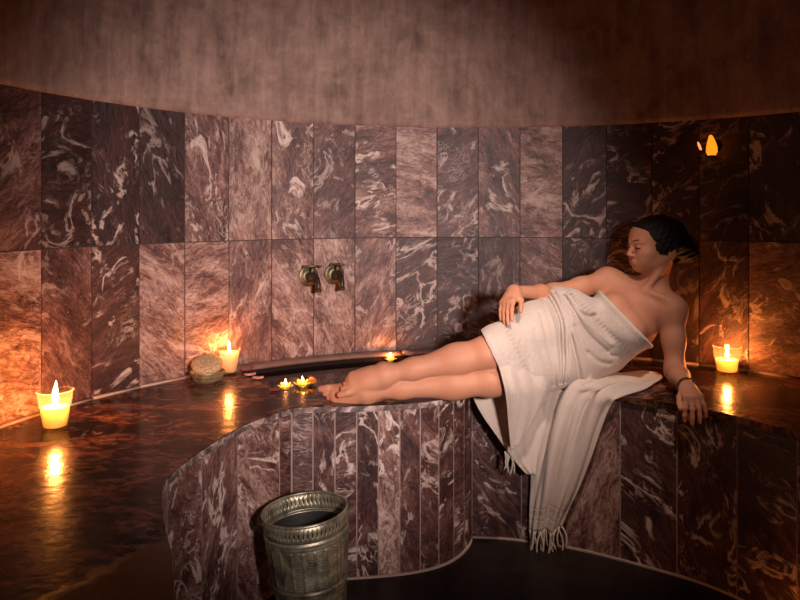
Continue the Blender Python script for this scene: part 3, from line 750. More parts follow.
# ------------------------------------------------------------------ implicit surfaces for the figure
class Field:
    def __init__(s, lo, hi, h):
        s.lo = np.array(lo, float); s.h = h
        s.n = np.ceil((np.array(hi)-s.lo)/h).astype(int)+1
        s.f = np.ones(s.n, np.float32)
    def box(s, lo, hi):
        a = np.clip(np.floor((np.array(lo)-s.lo)/s.h).astype(int), 0, s.n); b = np.clip(np.ceil((np.array(hi)-s.lo)/s.h).astype(int)+1, 0, s.n)
        sl = tuple(slice(x, y) for x, y in zip(a, b))
        g = [(s.lo[i]+s.h*np.arange(a[i], b[i])).astype(np.float32) for i in range(3)]
        return sl, np.meshgrid(*g, indexing='ij', sparse=True)
    def add(s, d, sl, k, sub=False):
        cur = s.f[sl]
        if sub:
            h = np.maximum(k-np.abs(-d-cur), 0)/k; s.f[sl] = np.maximum(-d, cur)+h*h*k*.25
        else:
            h = np.maximum(k-np.abs(d-cur), 0)/k; s.f[sl] = np.minimum(d, cur)-h*h*k*.25
    def cone(s, a, b, ra, rb, k=.02, sub=False):
        a = np.array(a, float); b = np.array(b, float); m = max(ra, rb)+k+.03
        sl, (X, Y, Z) = s.box(np.minimum(a, b)-m, np.maximum(a, b)+m)
        d = b-a; L2 = max(d@d, 1e-9)
        t = np.clip(((X-a[0])*d[0]+(Y-a[1])*d[1]+(Z-a[2])*d[2])/L2, 0, 1)
        q = np.sqrt((X-a[0]-t*d[0])**2+(Y-a[1]-t*d[1])**2+(Z-a[2]-t*d[2])**2)-(ra+(rb-ra)*t)
        s.add(q.astype(np.float32), sl, k, sub)
    def chain(s, pts, rad, k=.02):
        for p, q, r1, r2 in zip(pts, pts[1:], rad, rad[1:]): s.cone(p, q, r1, r2, k)
    def ell(s, c, rad, ax=None, k=.02, sub=False):
        c = np.array(c, float); rad = np.array(rad, float); m = rad.max()+k+.03
        sl, (X, Y, Z) = s.box(c-m, c+m)
        if ax is None: ax = np.eye(3)
        u = [(X-c[0])*A[0]+(Y-c[1])*A[1]+(Z-c[2])*A[2] for A in ax]
        k0 = np.sqrt(sum((x/r)**2 for x, r in zip(u, rad))); k1 = np.sqrt(sum((x/r**2)**2 for x, r in zip(u, rad)))
        s.add((k0*(k0-1)/np.maximum(k1, 1e-6)).astype(np.float32), sl, k, sub)
    def merge(s, o, k):
        s.add(o.f, (slice(None),)*3, k)
    def coords(s):
        return np.meshgrid(*[(s.lo[i]+s.h*np.arange(s.n[i])).astype(np.float32) for i in range(3)], indexing='ij', sparse=True)
    def mesh(s, name, relax=1):
        f = s.f; ins = f < 0
        c = ins[:-1, :-1, :-1].astype(np.int8)
        tot = np.zeros_like(c)
        for dx in (0, 1):
            for dy in (0, 1):
                for dz in (0, 1):
                    tot += ins[dx:dx+c.shape[0], dy:dy+c.shape[1], dz:dz+c.shape[2]]
        cell = np.argwhere((tot > 0) & (tot < 8))
        idx = np.full(c.shape, -1, np.int32); idx[tuple(cell.T)] = np.arange(len(cell))
        acc = np.zeros((len(cell), 3)); cnt = np.zeros(len(cell))
        cor = [(x, y, z) for x in (0, 1) for y in (0, 1) for z in (0, 1)]
        vals = {q: f[cell[:, 0]+q[0], cell[:, 1]+q[1], cell[:, 2]+q[2]].astype(float) for q in cor}
        for q in cor:
            for ax in range(3):
                if q[ax]: continue
                r_ = list(q); r_[ax] = 1; r_ = tuple(r_)
                a, b = vals[q], vals[r_]; m = (a < 0) != (b < 0)
                t = np.where(m, a/np.where(m, a-b, 1), 0)
                pt = np.array(q)[None]+t[:, None]*np.eye(3)[ax][None]
                acc += pt*m[:, None]; cnt += m
        V = s.lo+(cell+acc/np.maximum(cnt, 1)[:, None])*s.h
        quads = []
        for ax in range(3):
            o1, o2 = [(1, 2), (2, 0), (0, 1)][ax]
            sl0 = [slice(None)]*3; sl1 = [slice(None)]*3; sl0[ax] = slice(None, -1); sl1[ax] = slice(1, None)
            ch = np.argwhere(ins[tuple(sl0)] != ins[tuple(sl1)])
            ok = (ch[:, o1] > 0) & (ch[:, o2] > 0) & (ch[:, o1] < c.shape[o1]) & (ch[:, o2] < c.shape[o2]); ch = ch[ok]
            e1 = np.eye(3, dtype=int)[o1]; e2 = np.eye(3, dtype=int)[o2]
            q = np.stack([idx[tuple((ch-a_).T)] for a_ in (e1+e2, e2, 0*e1, e1)], 1)
            flip = ~ins[tuple(ch.T)]
            q[flip] = q[flip][:, ::-1]
            quads.append(q)
        Q = np.concatenate(quads); Q = Q[(Q >= 0).all(1)]
        for _ in range(relax):
            sm = np.zeros_like(V); ct = np.zeros(len(V))
            for i in range(4):
                a, b = Q[:, i], Q[:, (i+1) % 4]
                for j in range(3):
                    sm[:, j] += np.bincount(a, V[b, j], len(V))+np.bincount(b, V[a, j], len(V))
                ct += np.bincount(a, minlength=len(V))+np.bincount(b, minlength=len(V))
            V = V*.5+.5*sm/np.maximum(ct, 1)[:, None]
        me = bpy.data.meshes.new(name)
        me.vertices.add(len(V)); me.vertices.foreach_set('co', V.ravel())
        me.loops.add(Q.size); me.loops.foreach_set('vertex_index', Q.ravel().astype(np.int32))
        me.polygons.add(len(Q)); me.polygons.foreach_set('loop_start', np.arange(len(Q), dtype=np.int32)*4)
        me.update(calc_edges=True); me.validate()
        return me, V
def nrmz(v): v = np.array(v, float); return v/np.linalg.norm(v)
def set_attr(me, name, cols):
    at = me.color_attributes.new(name, 'FLOAT_COLOR', 'POINT')
    c = np.ones((len(me.vertices), 4), np.float32); c[:, :cols.shape[1]] = cols; at.data.foreach_set('color', c.ravel())

# joints ------------------------------------------------------------
RH = P(563, 319, 2.74); LH = P(574, 356, 2.74)
RK = P(487, 353, 2.46); LK = P(491, 380, 2.47)
RA = P(384, 375.0, 2.435); LA = P(366, 391, 2.445)
WA1, WA2 = P(593, 327, 2.79), P(604, 349, 2.79)
CH1, CH2 = P(620, 303, 2.85), P(634, 327, 2.79)
NB = P(650, 289, 2.815)
RS = P(608, 280.5, 2.875); LS = P(672, 310, 2.73)
RE = P(553, 291.5, 2.775); RW = P(514, 291, 2.585)
LE = P(675, 371, 2.665); LW = P(687.5, 388, 2.45)
# head frame
yaw = math.radians(12); fw = nrmz((-math.cos(yaw), -math.sin(yaw), -.07)); sd = nrmz(np.cross((0, 0, 1), fw)); upv = np.cross(fw, sd)
roll = math.radians(0); sd, upv = sd*math.cos(roll)+upv*math.sin(roll), upv*math.cos(roll)-sd*math.sin(roll)
HS = 1.06; HO = P(653.8, 245.0, 2.80)
def H(a, b, c): return HO+HS*(fw*a+sd*b+upv*c)
HAX = (fw, sd, upv)

lo, hi = (-.36, 2.22, .50), (1.16, 3.02, 1.30)
h = .0032
B = Field(lo, hi, h)
def torso(fd, k=.06, towel=False):
    fd.cone(RH, LH, .098, .100, k)
    fd.cone((RH+LH)/2, (WA1+WA2)/2, .105, .088, k)
    fd.cone(WA1, WA2, .076, .084, k)
    fd.cone(CH1, CH2, .088, .084, k)
    fd.cone((WA1+WA2)/2, (CH1+CH2)/2, .092, .10, k)
    chn = nrmz(np.array((-.30, -.90, .25)))
    fd.ell(P(614, 311, 2.80)+chn*.075, (.060, .058, .058), None, .05)
    fd.ell(P(628, 332, 2.755)+chn*.070, (.062, .060, .062), None, .05)
torso(B)
B.cone(P(622, 297, 2.865), P(658, 311, 2.78), .058, .058, .045)            # upper chest
B.cone(P(641, 304, 2.80), NB, .078, .052, .04)
B.cone(NB, H(-.022, 0, -.065), .050, .047, .03)                           # neck
B.cone(P(648, 289, 2.83), RS, .026, .042, .04); B.cone(P(655, 286, 2.81), LS, .032, .044, .05)   # trapezius / collar
B.cone(RS, P(620, 289, 2.855), .046, .052, .04); B.cone(LS, P(660, 308, 2.77), .050, .056, .04)
# collar bones
B.cone(P(648, 292, 2.745), P(668, 300, 2.70), .010, .009, .02); B.cone(P(641, 290, 2.765), P(616, 281, 2.84), .009, .008, .02)
# sternomastoid tendon
B.cone(P(643.5, 291, 2.75), H(-.025, .052, -.06), .011, .014, .02)
# arms
B.chain([RS, RS*.5+RE*.5+np.array((0, 0, -.004)), RE, RE*.66+RW*.34+np.array((0, 0, -.006)), RW], [.046, .036, .029, .028, .020], .03)
B.chain([LS, LS*.5+LE*.5, LE, LE*.65+LW*.35, LW], [.050, .040, .035, .034, .0225], .03)
# right leg (upper)
def leg(fd, Hp, K, A, rs):
    v = A-K; 
    fd.chain([Hp, Hp*.55+K*.45, K], [rs[0], rs[1], rs[2]], .03)
    fd.cone(K, K+v*.30, rs[2]*.96, rs[3], .03); fd.cone(K+v*.30, K+v*.72, rs[3], rs[4]*1.12, .03); fd.cone(K+v*.72, A, rs[4]*1.12, rs[4], .03)
    back = nrmz(np.array((0.05, .9, -.35)))
    fd.ell(K+v*.30+back*.012, (.085, .046, .046), (nrmz(v), nrmz(np.cross(v, back)), back), .03)       # calf
    kc = nrmz(np.array((-.15, -.8, .45)))
    fd.ell(K+kc*.020, (.036, .034, .036), None, .03)
leg(B, RH, RK, RA, (.100, .082, .056, .050, .031))
L2 = Field(lo, hi, h)
leg(L2, LH, LK, LA, (.098, .080, .056, .050, .031))

def foot(fd, A, toe, sole, med, lat=1.0, big=None):
    """A ankle, toe = heading of the toes, sole = direction the sole faces, med = big-toe side"""
    toe = nrmz(toe); sole = nrmz(np.array(sole)-toe*np.dot(sole, toe)); med = nrmz(np.cross(toe, sole))*(1 if np.dot(np.cross(toe, sole), med) > 0 else -1)
    def q(t, m, s): return A+toe*t+med*m+sole*s
    fd.cone(A, q(-.035, 0, .040), .033, .029, .03)              # heel
    fd.cone(q(-.03, 0, .042), q(.055, -.012, .042), .027, .024, .03)
    fd.cone(A, q(.055, .010, .018), .034, .030, .03)             # instep
    fd.cone(q(.05, .012, .022), q(.105, .026, .036), .029, .019, .03)
    fd.cone(q(.05, -.005, .025), q(.100, -.022, .042), .027, .016, .03)
    fd.cone(q(.04, .002, .022), q(.104, .004, .036), .030, .018, .03)
    fd.ell(q(.004, .032, .006), (.012, .012, .012), None, .02); fd.ell(q(-.004, -.032, .010), (.012, .012, .012), None, .02)   # ankle bones
    toes = []
    for i, (m, L, r_) in enumerate(((.031, .056, .0125), (.0135, .050, .0085), (-.0005, .044, .008), (-.0135, .038, .0078), (-.0255, .030, .0078))):
        st = q(.100-.006*i, m*.95, .037+.001*i); mid = st+toe*L*.55-sole*.004+med*m*.10; tip = st+toe*L+sole*.006+med*m*.14
        fd.cone(st, mid, r_*1.15, r_, .006); fd.cone(mid, tip, r_, r_*.95, .004)
        toes.append((tip-sole*r_*.75, r_))
    return toes
toe_list = []
toe_list += foot(B, RA, P(341, 383, 2.385)-RA, (.12, .92, -.30), (-.1, -.3, -.9))
toe_list += foot(L2, LA, P(314, 395, 2.425)-LA, (.12, .80, -.50), (0, .4, .9))

def hand(fd, Wp, d, n, thumb, curls, spread, scale=1.0, thumb_pose=(.5, .75)):
    """d knuckle direction, n back-of-hand direction, thumb = side direction of the thumb"""
    d = nrmz(d); n = nrmz(np.array(n)-d*np.dot(n, d)); s_ = nrmz(np.cross(d, n)); s_ = s_ if np.dot(s_, thumb) > 0 else -s_
    tips = []
    Ls = [(.042, .026, .020), (.046, .029, .021), (.043, .027, .020), (.034, .021, .018)]
    off = [.027, .009, -.009, -.026]; pl = [.086, .089, .085, .078]
    for i in range(4):
        k0 = Wp+d*.012*scale+s_*off[i]*.55*scale; kn = Wp+d*pl[i]*scale+s_*off[i]*scale
        fd.cone(k0, kn, .0155*scale, .0118*scale, .014)
        ang_ = curls[i][0]; dr = d*math.cos(spread*(1.5-i))+s_*math.sin(spread*(1.5-i)); p_ = kn; r_ = .0092*scale*(1 if i < 3 else .88)
        tot = 0
        for j in range(3):
            tot += curls[i][j]
            dd = dr*math.cos(tot)-n*math.sin(tot); q_ = p_+dd*Ls[i][j]*scale
            fd.cone(p_, q_, r_*1.04, r_*.93, .005 if j else .007); p_ = q_; r_ *= .91
        tips.append((p_+n*.0, r_))
    a_, b_ = thumb_pose
    t0 = Wp+d*.018*scale+s_*.016*scale-n*.006*scale; dt = nrmz(d*math.cos(a_)+s_*math.sin(a_)-n*.25)
    t1 = t0+dt*.046*scale; fd.cone(t0, t1, .0165*scale, .0125*scale, .014)
    dt2 = nrmz(d*math.cos(b_*.5)+s_*math.sin(b_*.5)-n*.35); t2 = t1+dt2*.032*scale; fd.cone(t1, t2, .0115*scale, .0098*scale, .006)
    t3 = t2+nrmz(d*.95+s_*.1-n*.35)*.026*scale; fd.cone(t2, t3, .0098*scale, .0082*scale, .005)
    fd.cone(Wp, Wp+d*.045*scale, .021*scale, .018*scale, .02)
    return tips
# right hand lies over the thigh, left hand drapes over the bench edge
rd = P(505, 306, 2.505)-RW
hand(B, RW, rd, (-.62, -.62, .50), (.8, -.2, -.3), [(.30, .25, .15), (.42, .25, .18), (.5, .28, .2), (.45, .3, .2)], .05, .92, (.62, .45))
ld = P(693.5, 397, 2.372)-LW
hand(B, LW, ld, (0, -.15, 1), (-1, 0, 0), [(.95, .45, .25), (.80, .42, .25), (.70, .40, .25), (.62, .4, .25)], .15, .94, (.55, .5))

# head ---------------------------------------------------------------
def he(fd, c, rad, k=.02, sub=False, ax=None): fd.ell(H(*c), np.array(rad)*HS, HAX if ax is None else ax, k, sub)
def hc(fd, a_, b_, ra, rb_, k=.02, sub=False): fd.cone(H(*a_), H(*b_), ra*HS, rb_*HS, k, sub)
def head_shape(fd):
    he(fd, (-.016, 0, .022), (.100, .075, .084))
    he(fd, (.028, 0, -.032), (.058, .054, .060), .03)
    he(fd, (.044, 0, .030), (.045, .058, .056))                            # forehead
    for s in (-1, 1):
        hc(fd, (-.010, .052*s, -.048), (.058, .014*s, -.078), .013, .013, .03)      # jaw
        he(fd, (.058, .036*s, -.022), (.024, .024, .020), .03)               # cheek
        he(fd, (.062, .024*s, -.052), (.020, .020, .020), .03)
    he(fd, (.074, 0, -.079), (.013, .016, .012), .02)                      # chin
    for s in (-1, 1): he(fd, (.092, .030*s, .000), (.011, .017, .010), .016, sub=True)   # sockets
    for s in (-1, 1): hc(fd, (.088, .012*s, .019), (.073, .043*s, .020), .006, .006, .014)   # brow ridge
    hc(fd, (.088, 0, .008), (.104, 0, -.024), .0065, .0075, .012)         # nose
    he(fd, (.1045, 0, -.027), (.009, .0085, .0075), .006)
    for s in (-1, 1): he(fd, (.097, .0105*s, -.031), (.009, .0062, .006), .006)
    he(fd, (.086, 0, -.058), (.013, .022, .013), .014)
    for s in (-1, 1): he(fd, (.077, .031*s, -.001), (.0125, .0145, .0105), .003)           # eyelids
    he(fd, (.0965, 0, -.0525), (.0060, .017, .0045), .004); he(fd, (.0955, 0, -.0615), (.0062, .014, .0050), .004)   # lips
    hc(fd, (.102, -.016, -.0572), (.102, .016, -.0572), .0018, .0018, .003, True)
head_shape(B)
for s in (-1, 1):                                                     # ears
    eax = (nrmz(fw*.9+upv*.30), sd*s, nrmz(upv*.9-fw*.30))
    he(B, (-.026, .076*s, -.030), (.016, .0075, .029), .005, ax=eax); he(B, (-.023, .0835*s, -.027), (.0085, .005, .016), .004, True, ax=eax)
    he(B, (-.018, .070*s, -.054), (.007, .006, .008), .006)
body_f = B.f.copy()
B.merge(L2, .006)

person = empty('person', tuple(P(574, 386, 2.78)*np.array((1, 1, 0))+np.array((0, 0, BZ))), 'woman in a pale towel wrap reclining on the bench, looking left, propped on one arm', 'person')
me, V = B.mesh('body', 1)
tint = np.zeros((len(V), 1), np.float32)
def paint(c, r_, amt):
    d = np.linalg.norm(V-np.array(c), axis=1); tint[:, 0] = np.maximum(tint[:, 0], amt*np.clip(1.6*(1-d/r_), 0, 1))
for s in (-.014, -.007, 0, .007, .014):
    paint(H(.1015, s, -.0525), .0075, .8); paint(H(.1015, s*.85, -.0620), .0080, .8)
for c, r_ in toe_list: paint(c, r_*1.1, .35)
set_attr(me, 'tint', np.repeat(tint, 3, 1))
under(mesh_obj('body', me, M_skin), person)

# eyes, brows, bracelet
M_eye = plain('eye', (.16, .10, .08), .15, nscale=10); M_lash = plain('lash', (.008, .005, .004), .7)
for s in (-1, 1):
    bm = bmesh.new(); rows = []
    for i in range(9):
        t = -1+2*i/8
        rows.append(H(.0905-.0075*t*t-.003*t*s, .031*s+.0135*t, -.0045+.003*t*t))
    tube(bm, rows, [.0012]+[.0027]*7+[.0012], 6); under(bm_obj('eyelash', bm, M_lash), person)
    bm = bmesh.new()
    tube(bm, [H(.0945-.021*t**2, s*(.012+.035*t), .0205+.006*math.sin(2.4*t)) for t in [i/8 for i in range(9)]], [.001]+[.0022]*5+[.0018, .0012, .0007], 6); under(bm_obj('eyebrow', bm, M_lash), person)
bm = bmesh.new(); bd = nrmz(LW-LE); bx = nrmz(np.cross(bd, (0, 0, 1))); by = np.cross(bd, bx)
cB = LW-bd*.012
for i in range(26):
    a = 2*PI*i/26; q = cB+(bx*math.cos(a)+by*math.sin(a))*.0315
    bmesh.ops.create_icosphere(bm, subdivisions=2, radius=.0042, matrix=Matrix.Translation(q))
o = under(bm_obj('bracelet', bm, plain('dark_beads', (.06, .025, .015), .3)), person); o['label'] = 'dark beaded bracelet'

# hair ----------------------------------------------------------------
hl = HO-.22; hh = HO+.22
Hf = Field(hl, hh, .003)
head_shape(Hf); skull = Hf.f.copy(); Hf.f[:] = 1
he(Hf, (-.024, 0, .026), (.095, .079, .079))
he(Hf, (-.056, 0, .002), (.082, .079, .080), .03)
he(Hf, (-.104, .024, -.026), (.048, .050, .050), .022)      # bun
hc(Hf, (-.060, .062, .000), (-.125, .050, -.050), .024, .018, .02)
X, Y, Z = Hf.coords()
u_ = [((X-HO[0])*A[0]+(Y-HO[1])*A[1]+(Z-HO[2])*A[2])/HS for A in HAX]
line = np.interp(u_[2], [-.10, -.066, -.052, -.036, -.028, -.014, .012, .046, .066, .12], [-.062, -.060, -.048, -.012, .026, .035, .037, .052, .070, .13]).astype(np.float32)
gap = line-u_[0]+.003*np.sin(170*u_[2]+30*u_[1])+.002*np.sin(330*u_[2]+90*u_[1])
cover = skull-(.0075*np.clip(gap/.030, 0, 1)**.6-.002)
k_ = .02; hh_ = np.maximum(k_-np.abs(Hf.f-cover), 0)/k_
mass = np.minimum(Hf.f, cover)-hh_*hh_*k_*.25
behind = Hf.f+.0  # gathered hair lies behind the ears
mass = np.where(gap > .012, mass, np.maximum(cover, -gap*.8))
low = (-.078-u_[2])
st = (.0014*np.sin(150*u_[2]+70*u_[0]+8*np.sin(25*u_[0]))+.0010*np.sin(310*u_[2]+100*u_[0]))*np.clip(gap/.03, 0, 1)
Hf.f = np.maximum(np.maximum(mass+st, -gap*.8), low).astype(np.float32)
me, Vh = Hf.mesh('hair', 1)
hair_o = under(mesh_obj('hair', me, M_hair), person)
bm = bmesh.new()
for k in range(5):
    j = .005*(k-2)
    pts = smooth_pts([H(-.110, .062, .030+j*.4), H(-.140+j*.3, .062, .004), H(-.142+j*.6, .060, -.034), H(-.116+j*1.0, .060, -.066-abs(j)*.4)], 5)
    tube(bm, pts, [.0030]*8+[.0026]*6+[.0014]*2, 6)
for k in range(3):
    j = .005*(k-1)
    pts = smooth_pts([H(-.135, .05, .012), H(-.162+j, .038, -.012), H(-.160+j, .03, -.040+j)], 5)
    tube(bm, pts, [.003]*6+[.0022]*4+[.0012], 6)
o = bm_obj('hair_strand', bm, M_hair_tip); o.parent = hair_o; o['label'] = 'loose light brown strands'

# towel wrap -----------------------------------------------------------
T = Field((.25, 2.26, .55), (1.10, 3.02, 1.05), .0036)
torso(T, .06)
T.chain([RH, RH*.55+RK*.45, RK], [.100, .084, .060], .07)
T.chain([LH, LH*.55+LK*.45, LK], [.098, .082, .060], .07)
T.cone(RK*.9+RH*.1, LK*.9+LH*.1, .058, .058, .05)
X, Y, Z = T.coords()
vd = lambda p: nrmz(np.array(p)-np.array((0, 0, CAMZ)))
def plane(A_, B_, toward):
    n_ = nrmz(np.cross(B_-A_, vd((A_+B_)/2)));
    if np.dot(n_, toward) < 0: n_ = -n_
    return n_, np.dot(n_, A_)
nC, dC = plane(P(597, 287, 2.78), P(652, 344, 2.66), nrmz(NB-(RH+LH)/2))
nH, dH = plane(P(484.5, 338, 2.42), P(503, 376, 2.38), nrmz(RK-RH))
# folds: ridges fanning out of the gathered point by the hip, seen across the front
G0 = P(566, 382, 2.66)
fold = np.zeros(T.f.shape, np.float32)
FL = [([(549, 293), (555, 315), (556.5, 345), (555.5, 379)], .0042, -.011), ([(553, 293), (559.5, 320), (560, 347), (558, 379)], .0042, -.011),
      ([(559, 295), (564, 322), (564.5, 352), (562, 379)], .0045, -.010), ([(566, 300), (567, 322), (573, 352), (580, 379)], .006, -.009),
      ([(551, 293), (557.3, 318), (558.3, 346), (556.8, 379)], .004, .006), ([(556, 294), (562, 321), (562.3, 349), (560, 379)], .004, .006),
      ([(536, 310), (542, 340), (547, 360), (550, 379)], .007, -.007), ([(528, 325), (534, 345), (541, 365), (546, 380)], .009, -.004), ([(543, 296), (549, 325), (551.5, 352), (552.5, 379)], .006, .006),
      ([(574, 297), (580, 311), (589, 316.5), (598, 317)], .0065, -.016), ([(567, 297), (580, 322), (592, 337), (611, 353)], .0065, -.014),
      ([(574, 325), (583, 345), (588, 360), (590, 376)], .008, -.008), ([(571, 297), (583, 318), (596, 331), (614, 346)], .009, .007),
      ([(588, 352), (600, 362), (614, 366)], .008, -.006), ([(604, 352), (616, 358), (632, 358)], .007, -.005), ([(570, 330), (577, 350), (583, 376)], .007, .006),
      ([(512, 335), (520, 352), (527, 376)], .010, -.003), ([(600, 322), (613, 336), (625, 345)], .010, -.003)]
for pl_, w_, amp in FL:
    pp = smooth_pts([P(u, v, 2.62) for u, v in pl_], 5); dmin = np.full((X.shape[0], 1, Z.shape[2]), 9., np.float32)
    for a_, b_ in zip(pp, pp[1:]):
        e = b_-a_; L2_ = e[0]**2+e[2]**2; t = np.clip(((X-a_[0])*e[0]+(Z-a_[2])*e[2])/L2_, 0, 1)
        dmin = np.minimum(dmin, np.sqrt((X-a_[0]-t*e[0])**2+(Z-a_[2]-t*e[2])**2))
    fold = fold+amp*np.exp(-(dmin/w_)**2)
tuck = np.minimum(fold, 0); fold = np.maximum(fold, 0)
low_amp = .003*np.sin(38*X+22*Z+3*np.sin(9*Y))*np.sin(17*Z-9*X)
hull = T.f-.012-fold-tuck-low_amp
hem_roll = .006*np.exp(-((nC[0]*X+nC[1]*Y+nC[2]*Z-dC+.010)/.009)**2)
hull = hull-hem_roll
cC = nC[0]*X+nC[1]*Y+nC[2]*Z-dC; cH = nH[0]*X+nH[1]*Y+nH[2]*Z-dH
cH = cH-.10*np.clip((Z-RK[2]), -.03, .1)*0
shell = np.maximum(np.maximum(np.maximum(hull, cC), cH), (BZ+.0045)-Z)
inner = T.f-.001
shell = np.maximum(shell, -np.maximum(inner, -1*(cH+.07)))            # hollow near the hem
T.f = shell.astype(np.float32)
me, Vt = T.mesh('towel_wrap', 1)
dc = Vt@nC-dC; dh = Vt@nH-dH
along = Vt@nrmz(P(652, 344, 2.66)-P(597, 287, 2.78)); alh = Vt@nrmz(P(484, 338, 2.42)-P(503, 376, 2.38))
band = np.exp(-((dc+.088)/.010)**2)*(.5+.5*np.sign(np.sin(along*420)))+.6*np.exp(-((dc+.012)/.002)**2)
band += np.exp(-((dh+.085)/.008)**2)*(.5+.5*np.sign(np.sin(alh*380)))*.7+.5*np.exp(-((dh+.006)/.002)**2)
jac = np.clip((.075+dc)/.02, 0, 1)*np.clip((-.02-dc)/.01, 0, 1)+np.clip((.20+dh)/.04, 0, 1)+np.clip((dc+.17)/.02, 0, 1)*np.clip((-.10-dc)/.01, 0, 1)
set_attr(me, 'band', np.stack([np.clip(band, 0, 1), np.clip(jac, 0, 1), 0*band], 1).astype(np.float32))
wrap = under(mesh_obj('towel_wrap', me, M_towel), person)

# cloth sheets -----------------------------------------------------------
def sheet(name, rows, ns, nt, disp, mat, parent=None, thick=.006, bandf=None, sub=0):
    """rows: list of (list of 3D points across); splined both ways"""
    grid = [smooth_resample(r_, ns) for r_ in rows]
    g = np.array(grid)                                           # rows x ns x 3
    full = np.array([smooth_resample(list(g[:, i]), nt) for i in range(ns)]).transpose(1, 0, 2)    # nt x ns x 3
    du = np.gradient(full, axis=1); dv = np.gradient(full, axis=0); nn = np.cross(du, dv); nn /= np.maximum(np.linalg.norm(nn, axis=2, keepdims=True), 1e-9)
    flip = np.where(nn[..., 1:2] > 0, -1, 1) if np.mean(nn[..., 1]) > 0 else 1
    if np.mean(nn[..., 1]) > 0: nn = -nn
    t = np.linspace(0, 1, nt)[:, None]; s_ = np.linspace(0, 1, ns)[None, :]
    full = full+nn*disp(s_, t)[..., None]
    me = bpy.data.meshes.new(name)
    V = full.reshape(-1, 3); I = np.arange(nt*ns).reshape(nt, ns)
    Q = np.stack([I[:-1, :-1], I[:-1, 1:], I[1:, 1:], I[1:, :-1]], -1).reshape(-1, 4)
    me.from_pydata(V.tolist(), [], Q.tolist()); me.update()
    b = bandf(s_, t) if bandf else np.zeros((nt, ns)); j = np.zeros((nt, ns))
    if isinstance(b, tuple): b, j = b
    set_attr(me, 'band', np.stack([(b+0*s_*t).ravel(), (j+0*s_*t).ravel(), np.zeros(nt*ns)], 1).astype(np.float32))
    o = mesh_obj(name, me, mat)
    if parent: under(o, parent)
    m = o.modifiers.new('thickness', 'SOLIDIFY'); m.thickness = thick; m.offset = 0
    return o, full
def smooth_resample(pts, n):
    s = np.array(smooth_pts(pts, 12)); d = np.concatenate(([0], np.cumsum(np.linalg.norm(np.diff(s, axis=0), axis=1))))
    q = np.linspace(0, d[-1], n); return np.stack([np.interp(q, d, s[:, i]) for i in range(3)], 1)

# front panel of the wrap hanging from the thighs
A = [[P(487, 345, 2.47), P(515, 346, 2.50), P(552, 348, 2.62)],
     [P(497, 362, 2.405), P(522, 364, 2.455), P(553, 364, 2.57)],
     [P(503.5, 384, 2.375), P(525, 386, 2.425), P(553.5, 381, 2.55)],
     [P(506.5, 402, 2.40), P(525, 404, 2.44), P(548, 396, 2.55)],
     [P(508, 420, 2.43), P(522, 422, 2.46), P(539, 411, 2.54)],
     [P(509.5, 436, 2.45), P(519, 436, 2.475), P(530, 425, 2.53)],
     [P(511, 450, 2.465), P(515, 447, 2.48), P(521, 438, 2.52)]]
sheet('wrap_front_drape', A, 60, 90, lambda s, t: (.006*np.sin(9*s+2.5*t)+.004*np.sin(21*s-2*t))*np.clip(t*3, 0, 1)*np.clip(s*8, 0, 1), M_towel, person, .006,
      lambda s, t: (.5*np.exp(-((s-.04)/.018)**2)+0*t, .6+0*s*t))
# back panel hanging behind the legs
Bk = [[P(470, 386, 2.60), P(500, 388, 2.62), P(556, 385, 2.64)],
      [P(475, 402, 2.585), P(503, 404, 2.60), P(552, 400, 2.625)],
      [P(485, 420, 2.575), P(508, 424, 2.59), P(546, 420, 2.615)],
      [P(499, 440, 2.565), P(515, 444, 2.575), P(541, 444, 2.60)],
      [P(514, 460, 2.56), P(522, 462, 2.57), P(537, 462, 2.59)],
      [P(527, 474, 2.565), P(530, 474, 2.57), P(535, 474, 2.58)]]
_, fb = sheet('wrap_back_drape', Bk, 60, 70, lambda s, t: .007*np.sin(13*s+3*t)*np.clip(t*2, .3, 1), M_towel, person, .006, lambda s, t: (.5*np.exp(-((s-.03)/.015)**2)+0*t, 0*s*t))
def fringe_bm(base, lens, sway, r0=.0032, seedv=3):
    bm = bmesh.new(); rr = random.Random(seedv)
    for p_ in base:
        L = rr.uniform(*lens); p_ = Vector(p_); dx_, dy_ = rr.uniform(-sway, sway), rr.uniform(-sway*.5, sway*.4); bend = rr.uniform(-.012, .012)
        pts = [p_+Vector((dx_*t+bend*math.sin(PI*t), dy_*t, -L*t)) for t in (0, .2, .4, .6, .8, 1)]
        tube(bm, pts, [r0, r0*1.1, r0, r0*.95, r0*1.1, r0*.5], 7)
    return bm
bf = [P(505+8*i/5, 451+8*i/5, 2.555) for i in range(6)]
under(bm_obj('wrap_fringe', fringe_bm(bf, (.045, .07), .012, .003), M_towel), person)

